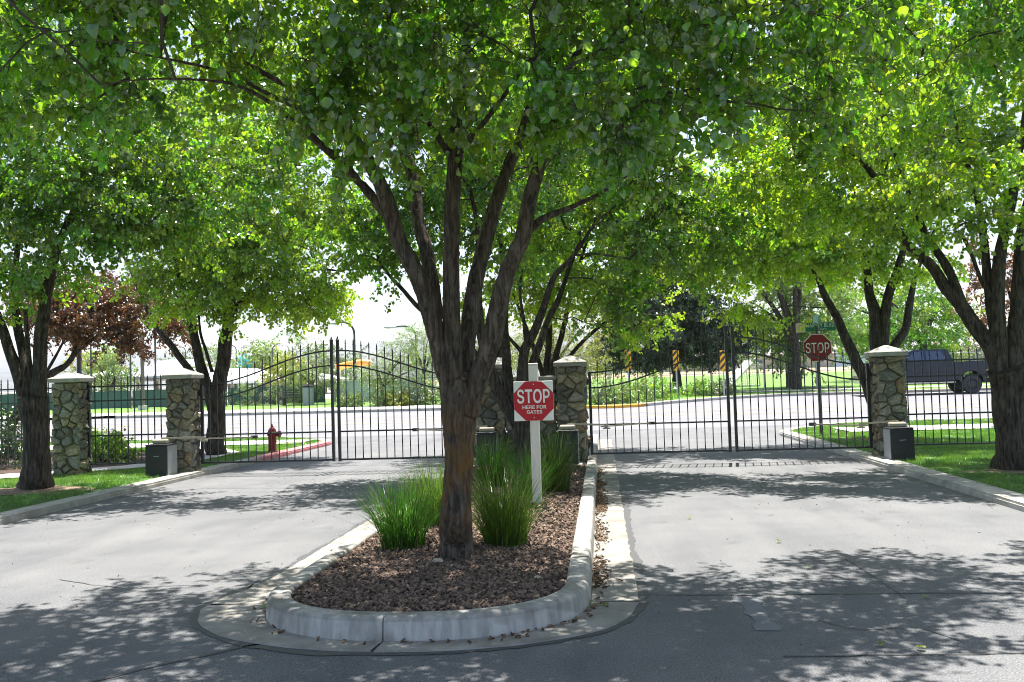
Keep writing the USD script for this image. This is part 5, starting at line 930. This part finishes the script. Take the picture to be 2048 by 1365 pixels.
# ------------------------------------------------------------------ pickup truck across the road
def pickup():
    zg = float(g(45.9)) + 0.004; nose = at(1724, 760, 45.7)[0]; t = thing('pickup_truck', 'navy crew cab pickup facing left on the far side of the road', 'pickup', (nose, 45.7, zg))
    Lg, Wd = 6.25, 1.98
    def prof(pts, y0, y1, tap=0.0):
        m = extr(Polygon(pts), 0, 1); v = m.vertices.copy(); w = v[:, 2]; m.vertices = np.stack([v[:, 0], y0 + (y1 - y0) * w, v[:, 1]], 1); m.fix_normals(); return m
    def arch(cx, r, n=10): a = np.linspace(math.pi, 0, n); return [(cx + r * math.cos(q), 0.42 + r * math.sin(q)) for q in a]
    fx, rx_ = 1.05, 4.95
    zr = lambda z: z + 0.14
    front = [(0.0, 0.62), (0.02, 1.22), (0.10, 1.30), (1.55, 1.40), (1.75, 1.42), (1.75, 0.58), (1.55, 0.55)] + arch(fx, 0.50)[::-1] + [(0.42, 0.58)]
    mid = [(1.752, 0.50), (1.752, 1.42), (4.18, 1.42), (4.18, 0.50)]
    bed = [(4.20, 0.52), (4.20, 1.36), (6.18, 1.38), (6.22, 1.30), (6.20, 0.66), (5.55, 0.60)] + arch(rx_, 0.50)[::-1] + [(4.35, 0.52)]
    up = lambda m: m.apply_translation([0, 0, 0.14])
    part('front_end', up(prof(front, 0, Wd)), M['truck'], t, smooth=25); part('cab_body', up(prof(mid, 0.02, Wd - 0.02)), M['truck'], t)
    part('bed', up(prof(bed, 0, Wd)), M['truck'], t, smooth=25)
    cab = [(1.60, 1.42), (2.35, 1.93), (2.55, 1.97), (3.85, 1.96), (3.98, 1.92), (4.17, 1.42)]
    m = up(prof(cab, 0.06, Wd - 0.06)); v = m.vertices; k = np.clip((v[:, 2] - 1.56) / 0.55, 0, 1); v[:, 1] = v[:, 1] + np.where(v[:, 1] < 1, 1, -1) * 0.16 * k; m.vertices = v; part('cab_roof', m, M['truck'], t, smooth=25)
    def win(pts):
        m = up(prof(pts, 0.045, 0.06)); v = m.vertices; k = np.clip((v[:, 2] - 1.56) / 0.55, 0, 1); v[:, 1] += 0.16 * k; m.vertices = v; return m
    part('window', win([(2.00, 1.46), (2.42, 1.86), (2.86, 1.88), (2.86, 1.46)]), M['glass_dark'], t); part('window', win([(2.96, 1.46), (2.96, 1.88), (3.66, 1.87), (3.86, 1.46)]), M['glass_dark'], t)
    ws = np.array([(1.66, 0.16, 1.60), (1.66, Wd - 0.16, 1.60), (2.34, Wd - 0.26, 2.06), (2.34, 0.26, 2.06)]) + [-0.03, 0, 0.02]; part('windscreen', TM(np.vstack([ws, ws + [0.01, 0, -0.01]]), quads([(0, 3, 2, 1), (4, 5, 6, 7), (0, 1, 5, 4), (1, 2, 6, 5), (2, 3, 7, 6), (3, 0, 4, 7)])), M['glass_dark'], t)
    for x in (1.77, 2.92, 4.08): part('door_gap', bx(x - 0.012, x + 0.012, 0.014, 0.022, 0.75, 1.55), M['rubber'], t)
    for x in (2.65, 3.80): part('door_handle', cbox(x, x + 0.2, -0.02, 0.019, 1.36, 1.40, 0.005), M['truck'], t)
    part('side_moulding', cbox(1.78, 4.16, 0.0, 0.019, 1.02, 1.06, 0.005), M['truck'], t); part('running_board', cbox(1.75, 4.2, -0.04, 0.1, 0.52, 0.58, 0.01), M['chrome'], t)
    part('front_bumper', cbox(-0.12, 0.2, 0.02, Wd - 0.02, 0.62, 0.88, 0.03), M['chrome'], t); part('rear_bumper', cbox(6.23, 6.42, 0.05, Wd - 0.05, 0.66, 0.86, 0.03), M['chrome'], t)
    part('grille', cbox(-0.03, -0.002, 0.35, Wd - 0.35, 0.95, 1.32, 0.01), M['chrome'], t)
    part('headlight', cbox(-0.02, 0.12, -0.004, 0.3, 1.02, 1.28, 0.01), M['galv'], t); part('taillight', cbox(6.06, 6.235, -0.006, 0.1, 1.02, 1.36, 0.01), M['taillight'], t)
    part('side_mirror', cbox(1.95, 2.08, -0.26, -0.02, 1.52, 1.76, 0.03), M['rubber'], t)
    part('chassis', bx(0.5, 6.1, 0.45, Wd - 0.45, 0.48, 0.72), M['rubber'], t)
    for x in (fx, rx_):
        for y, s in ((0.0, 1), (Wd, -1)):
            w = part('wheel', lathe([(0.44 * 0.6, -0.15), (0.40, -0.155), (0.435, -0.12), (0.445, 0), (0.435, 0.12), (0.40, 0.155), (0.44 * 0.6, 0.15)], 28, 'y', (x, y + s * 0.16, 0.445)), M['rubber'], t, smooth=40)
            part('rim', lathe([(0.001, -0.10), (0.07, -0.11), (0.08, -0.09), (0.20, -0.07), (0.25, -0.13), (0.268, -0.14), (0.268, 0.13), (0.001, 0.12)] if s > 0 else [(0.001, -0.12), (0.268, -0.13), (0.268, 0.14), (0.25, 0.13), (0.2, 0.07), (0.08, 0.09), (0.07, 0.11), (0.001, 0.10)], 16, 'y', (x, y + s * 0.16, 0.445)), M['rim'], w)
            for k in range(8): a = k * math.pi / 4; c = lathe([(0.022, -0.135 * s), (0.022, -0.10 * s)], 6, 'y', (x + 0.145 * math.cos(a), y + s * 0.16, 0.445 + 0.145 * math.sin(a))); part('lug', c, M['chrome'], w)
pickup()

# ------------------------------------------------------------------ far fences, lamps, pool buildings, houses
def chain_fence(p0, p1, h, label, screen=None, post='galv', nm='chain_link_fence'):
    p0, p1 = np.array(p0, float), np.array(p1, float); Lh = np.linalg.norm(p1 - p0); d = (p1 - p0) / Lh; z = lambda q: float(g(q[1])) + 0.08
    t = thing(nm, label, 'fence', (*p0, z(p0))); o = np.array([*p0, z(p0)]); at_ = lambda s, hh: np.array([*(p0 + d * s), z(p0 + d * s) + hh]) - o
    n = int(Lh / 3.0)
    for i in range(n + 1): part('post', tube([at_(i * 3.0, -0.1), at_(i * 3.0, h + 0.05)], 0.035, 8), M[post], t)
    ss = np.linspace(0, Lh, max(2, n + 1))
    part('top_rail', tube([at_(s, h) for s in ss], 0.024, 6), M[post], t)
    if not screen: part('middle_rail', tube([at_(s, h * 0.56) for s in ss], 0.016, 6), M[post], t)
    wires = []
    if screen:
        nr = np.array([-d[1], d[0], 0]) * 0.04
        for i in range(n):
            a, b = i * 3.0 + 0.05, i * 3.0 + 2.95; q = [at_(a, 0.06), at_(b, 0.06), at_(b, h - 0.04), at_(a, h - 0.04)]; q = [x + nr for x in q] + [x + nr * 1.3 for x in q]
            part('screen_panel', TM(q, quads([(0, 1, 2, 3), (7, 6, 5, 4), (0, 4, 5, 1), (1, 5, 6, 2), (2, 6, 7, 3), (3, 7, 4, 0)])), M[screen], t)
    else:
        st = 0.11
        for s in np.arange(0, Lh, st * 1.4):
            for sg in (1, -1):
                e = s + sg * h; e2 = min(max(e, 0), Lh); hh = h * abs(e2 - s) / h; a, b = at_(s, 0.03), at_(e2, min(h, hh)); w = 0.0022; wires.append(((a, b), w))
        V, Fc = [], []
        for (a, b), w in wires:
            k = len(V); up = np.array([0, 0, w * 1.4]); V += [a - up, a + up, b + up, b - up, ]; Fc += [(k, k + 1, k + 2), (k, k + 2, k + 3)]
        part('mesh_wire', TM(V, Fc), M[post], t, kind='stuff')
a = at(1120, 778, 57)[0]; chain_fence((a, 57.0), (36, 57.0), 1.75, 'grey chain link fence along the sports field across the road')
chain_fence((-46, 55.2), at(662, 812, 54)[[0, 1]], 1.15, 'chain link fence with green windscreen left of the gate posts', 'screen_green', 'dark_pole', 'windscreen_fence')
a = at(664, 812, 54); b = at(900, 806, 51.5); chain_fence(a[[0, 1]], b[[0, 1]], 1.35, 'grey green panel fence behind the pale locust tree', 'siding', 'dark_pole', 'panel_fence')
# soccer goal
q = at(1460, 779, 62.0); zz_ = float(g(62)) + 0.08; t = thing('soccer_goal', 'white netted soccer goal on the sports field behind the fence', 'goal', (q[0], 62, zz_))
GPt = [(0, 0, 0), (2.6, 0, 0), (1.6, 1.4, 1.9), (2.6, 1.4, 1.9)]
part('frame', cat([tube([(0, 0, 0), (1.75, 0, 1.75)], 0.05, 6), tube([(0.05, 0, 0.03), (1.9, 0, 0.03)], 0.035, 6), tube([(1.75, 0, 1.75), (1.9, 0, 0.03)], 0.05, 6), tube([(1.75, 0, 1.75), (1.75, 5, 1.75)], 0.05, 6), tube([(1.9, 5, 0), (1.75, 5, 1.75)], 0.05, 6), tube([(0, 5, 0), (1.75, 5, 1.75)], 0.04, 6)]), M['net'], t)
nt = []
for k in range(1, 15):
    u = k / 15; nt.append(tube([(1.75 * u, 0, 1.75 * u), (1.75 + 0.15 * (1 - u) + 0.0, 0, 1.75 * u)], 0.012, 3, cap=False)); nt.append(tube([(1.9 * u, 0, 0.03), (1.75 * u, 0, 1.75 * u)], 0.012, 3, cap=False)); nt.append(tube([(1.75 * u, 0, 1.75 * u), (1.75 * u, 5, 1.75 * u)], 0.012, 3, cap=False))
for k in range(1, 30): nt.append(tube([(0, 5 * k / 30, 0), (1.75, 5 * k / 30, 1.75)], 0.012, 3, cap=False))
part('net', cat(nt), M['net'], t, kind='stuff')
# lamps
def lamp(px_, py_base, Y, ytop, reach, label, mat='dark_pole', group='curved arm street lamps', r=0.07):
    b_ = at(px_, py_base, Y); zg = float(g(Y)); top = at(px_, ytop, Y)[2] - zg; t = thing('street_lamp', label, 'street lamp', (b_[0], Y, zg), group=group)
    a_ = np.linspace(0, math.pi / 2, 7); bend = min(0.7, abs(reach) * 0.5); s = 1 if reach > 0 else -1
    part('base', lathe([(r * 2, 0), (r * 2, 0.25), (r * 1.2, 0.3)], 10), M['walk'], t)
    part('pole', tube([(0, 0, 0.2), (0, 0, top - bend)] + [(s * bend * (1 - math.cos(q)), 0, top - bend + bend * math.sin(q)) for q in a_[1:]] + [(reach * 0.75, 0, top)], r, 8), M[mat], t, smooth=40)
    part('lamp_head', cbox(min(reach * 0.6, reach), max(reach * 0.6, reach), -0.14, 0.14, top - 0.10, top + 0.02, 0.03), M['galv'], t); part('lens', cbox(min(reach * 0.7, reach * 0.95), max(reach * 0.7, reach * 0.95), -0.1, 0.1, top - 0.13, top - 0.101, 0.01), M['sign_white'], t)
lamp(712, 818, 56, 644, -1.5, 'curved arm street lamp with its head over the sky gap')
lamp(835, 812, 62, 652, -2.1, 'street lamp arm reaching left out of the taller locust tree')
for k, (x, Y, yt, rc, lab) in enumerate([(474, 84, 691, -0.9, 'thin lamp pole behind the left gate tree trunk with arm to the left'), (484, 86, 692, 1.0, 'thin lamp pole next to the teal slide tower'), (547, 78, 690, 0.8, 'thin lamp pole right of the teal slide tower'), (579, 84, 690, -0.8, 'thin lamp pole left of the pale locust foliage'), (372, 90, 694, -0.9, 'thin lamp pole above the left gate pillar')]):
    lamp(x, 790, Y, yt, rc, lab, 'galv' if k % 2 else 'dark_pole', 'thin lamp poles around the pool', 0.055)
for k, (x, Y, yb, yt, lab) in enumerate([(286, 52, 822, 700, 'thick brown pole seen through the short left fence'), (312, 56, 815, 705, 'dark slim pole left of the left gate pillar'), (262, 60, 812, 715, 'thin dark pole in the middle of the short left fence'), (183, 62, 812, 700, 'thin pole right of the dark utility pole at left')]):
    b_ = at(x, yb, Y); zt = at(x, yt, Y)[2]; zg = float(g(Y)); t = thing('light_pole', lab, 'pole', (b_[0], Y, zg)); r_ = 0.11 if k == 0 else 0.06
    part('shaft', tube([(0, 0, 0), (0, 0, 4.5 + k * 0.2)], r_, 10), M['brown_pole' if k == 0 else 'dark_pole'], t, smooth=40); part('footing', lathe([(r_ * 2.4, 0), (r_ * 2.4, 0.35), (r_ * 1.2, 0.36)], 10), M['walk'], t)
b_ = at(160, 880, 26.2); t = thing('utility_pole', 'dark straight pole rising between the plum stems at left', 'pole', (b_[0], 26.2, 0.05)); part('shaft', tube([(0, 0, 0), (0, 0, 5.2)], [0.075, 0.065], 10), M['dark_pole'], t, smooth=40); part('footing', lathe([(0.16, 0), (0.16, 0.2), (0.1, 0.21)], 10), M['walk'], t)
# pool buildings
def gable(name, label, x0, x1, y0, y1, zb, h, rise, wallm, roofm, catg='building', over=0.4, windows=3, open_=False):
    zg = float(g(y0)) if zb is None else zb; t = thing(name, label, catg, ((x0 + x1) / 2, (y0 + y1) / 2, zg)); w, d = x1 - x0, y1 - y0
    if open_:
        for sx in np.linspace(-w / 2 + 0.2, w / 2 - 0.2, 5):
            for sy in (-d / 2 + 0.2, d / 2 - 0.2): part('column', cbox(sx - 0.08, sx + 0.08, sy - 0.08, sy + 0.08, -0.3, h, 0.01), M[wallm], t)
    else:
        part('wall', bx(-w / 2, w / 2, -d / 2, d / 2, -0.4, h), M[wallm], t)
        for i in range(windows):
            x = -w / 2 + w * (i + 0.5) / windows; f_ = part('window', bx(x - 0.55, x + 0.55, -d / 2 - 0.05, -d / 2 + 0.02, h * 0.38, h * 0.78), M['wall_white'], t); part('pane', bx(x - 0.47, x + 0.47, -d / 2 - 0.07, -d / 2 - 0.052, h * 0.42, h * 0.74), M['glass_dark'], f_)
    o = over; v = [(-w / 2 - o, -d / 2 - o, h), (w / 2 + o, -d / 2 - o, h), (w / 2 + o, d / 2 + o, h), (-w / 2 - o, d / 2 + o, h), (-w / 2 + d * 0.35, 0, h + rise), (w / 2 - d * 0.35, 0, h + rise)]; v = [(a, b_, c + 0.004) for a, b_, c in v] + [(a, b_, c + 0.16) for a, b_, c in v]
    f = [(6, 7, 11), (6, 11, 10), (7, 8, 11), (8, 9, 10), (8, 10, 11), (9, 6, 10), (0, 2, 1), (0, 3, 2)]
    for i in range(4): j = (i + 1) % 4; f += [(i, j, j + 6), (i, j + 6, i + 6)]
    part('roof', TM(v, f), M[roofm], t)
q = at(330, 790, 74); gable('pool_pavilion', 'grey hip roofed pool pavilion behind the left gate pillar', q[0] - 3.6, q[0] + 4.6, 72, 80, None, at(330, 757, 74)[2] - float(g(72)), 1.4, 'wall_tan', 'roof_grey', open_=True)
q = at(470, 790, 70); gable('shade_canopy', 'white sloped canopy roof seen through the leftmost gate leaf', q[0] - 2.6, q[0] + 3.2, 68, 73, None, at(470, 768, 70)[2] - float(g(68)), 1.0, 'brown_pole', 'roof_white', open_=True)
q = at(250, 790, 78); gable('shade_canopy', 'long white canopy roof left of the pool pavilion', q[0] - 4.0, q[0] + 2.6, 76, 82, None, at(250, 764, 78)[2] - float(g(76)), 0.9, 'brown_pole', 'roof_white', open_=True)
q = at(610, 790, 76); gable('shade_canopy', 'pale canopy roof behind the pale locust near the gate posts', q[0] - 3.0, q[0] + 2.4, 74, 79, None, at(610, 764, 76)[2] - float(g(74)), 0.7, 'brown_pole', 'roof_white', open_=True)
q = at(492, 770, 95); zg = float(g(95)); t = thing('slide_tower', 'teal domed water slide tower left of the gate arch', 'slide tower', (q[0], 95, zg)); hz_ = at(492, 724, 95)[2] - zg
part('tower', lathe([(0.75, 0.5), (0.9, hz_ - 0.6), (0.9, hz_)], 14), M['slide_teal'], t, smooth=40); part('dome', lathe([(1.0, hz_ + 0.01), (0.9, hz_ + 0.3), (0.6, hz_ + 0.6), (0.02, hz_ + 0.8)], 14), M['slide_teal'], t, smooth=60)
for s in (-1, 1): part('leg', tube([(s * 1.5, 0, 0), (s * 0.75, 0, hz_ * 0.9)], 0.09, 6), M['roof_white'], t)
part('flume', tube([(-0.8, 0, hz_ * 0.7), (-1.4, 0.3, hz_ * 0.55), (-1.2, 1.2, hz_ * 0.4), (0, 1.6, hz_ * 0.3), (1.2, 0.8, 1.0)], 0.35, 8), M['slide_teal'], t, smooth=40)
q = at(700, 730, 80); t = thing('orange_slide', 'orange slide trough seen beside the gate meeting posts', 'slide', (q[0], 80, float(g(80)))); h_ = q[2] - float(g(80))
part('flume', tube([(-1.2, 0, h_ - 0.2), (-0.2, 0, h_), (1.0, 0, h_ + 0.15), (1.7, 0.4, h_ + 0.1)], 0.3, 10), M['slide_orange'], t, smooth=40)
for x in (-0.9, 0.9): part('leg', tube([(x, 0, 0), (x, 0, h_ - 0.1)], 0.07, 6), M['roof_white'], t)
# houses and walls beyond the field
q = at(1935, 705, 160); gable('house', 'house with grey brown shingle roof right of the pickup', q[0] - 9, q[0] + 10, 158, 168, 2.3, at(1935, 712, 160)[2] - 2.3, 2.4, 'wall_tan', 'shingle')
q = at(1450, 730, 128); gable('dugout', 'long low brown building beyond the field behind the soccer goal', q[0] - 5.5, q[0] + 14, 127, 133, 2.2, 1.75, 0.5, 'wall_tan', 'shingle', windows=5)
q = at(1700, 715, 150); gable('house', 'pale house behind the street stop sign', q[0] - 8, q[0] + 7, 148, 157, 2.3, 2.6, 2.2, 'wall_white', 'shingle')
q = at(1370, 720, 155); gable('house', 'distant house with brown roof behind the dark tree', q[0] - 9, q[0] + 6, 153, 162, 2.3, 2.4, 2.0, 'wall_tan', 'shingle')
q0, q1 = at(1120, 745, 127), at(1330, 738, 127); t = thing('vinyl_wall', 'low white panel wall at the far edge of the field', 'wall', (q0[0], 127, 2.2)); w_ = q1[0] - q0[0]
for i in range(9): part('panel', bx(w_ * i / 9 + 0.03, w_ * (i + 1) / 9 - 0.03, 0, 0.06, -0.1, 0.98), M['wall_white'], t); part('post', bx(w_ * i / 9 - 0.06, w_ * i / 9 + 0.028, -0.03, 0.09, -0.1, 1.08), M['wall_white'], t)
# bench and bin on the far verge
q = at(594, 812, 52.6); t = thing('bench', 'dark slatted bench before the green windscreen', 'bench', (q[0], 52.6, float(g(52.6)) + 0.1))
for k in range(3): part('slat', bx(-0.9, 0.9, -0.2 + 0.14 * k, -0.09 + 0.14 * k, 0.42, 0.46), M['dark_pole'], t); part('back_slat', bx(-0.9, 0.9, 0.22, 0.25, 0.55 + 0.13 * k, 0.64 + 0.13 * k), M['dark_pole'], t)
for x in (-0.75, 0.75): part('leg', bx(x - 0.03, x + 0.03, -0.2, 0.2, -0.05, 0.419), M['dark_pole'], t)
q = at(617, 812, 52.0); t = thing('litter_bin', 'dark grey bin on the far verge beside the bench', 'bin', (q[0], 52, float(g(52)) + 0.1)); part('body', lathe([(0.30, 0), (0.32, 0.95), (0.30, 1.0)], 14), M['cab_grey'], t, smooth=40); part('lid', lathe([(0.33, 1.001), (0.3, 1.1), (0.1, 1.18), (0.001, 1.2)], 14), M['cab_black'], t, smooth=40)

# the air: a thin even haze in one closed box round everything
hz = usdkit.material(stage, L + 'haze', {'v': ('principled_volume', {'color': (0.93, 0.96, 1.0), 'density': 0.00009, 'anisotropy': 0.3})}, volume='v.volume')
struct('haze', bx(-5600, 4400, -400, 7600, -3, 520), hz, kind='stuff')
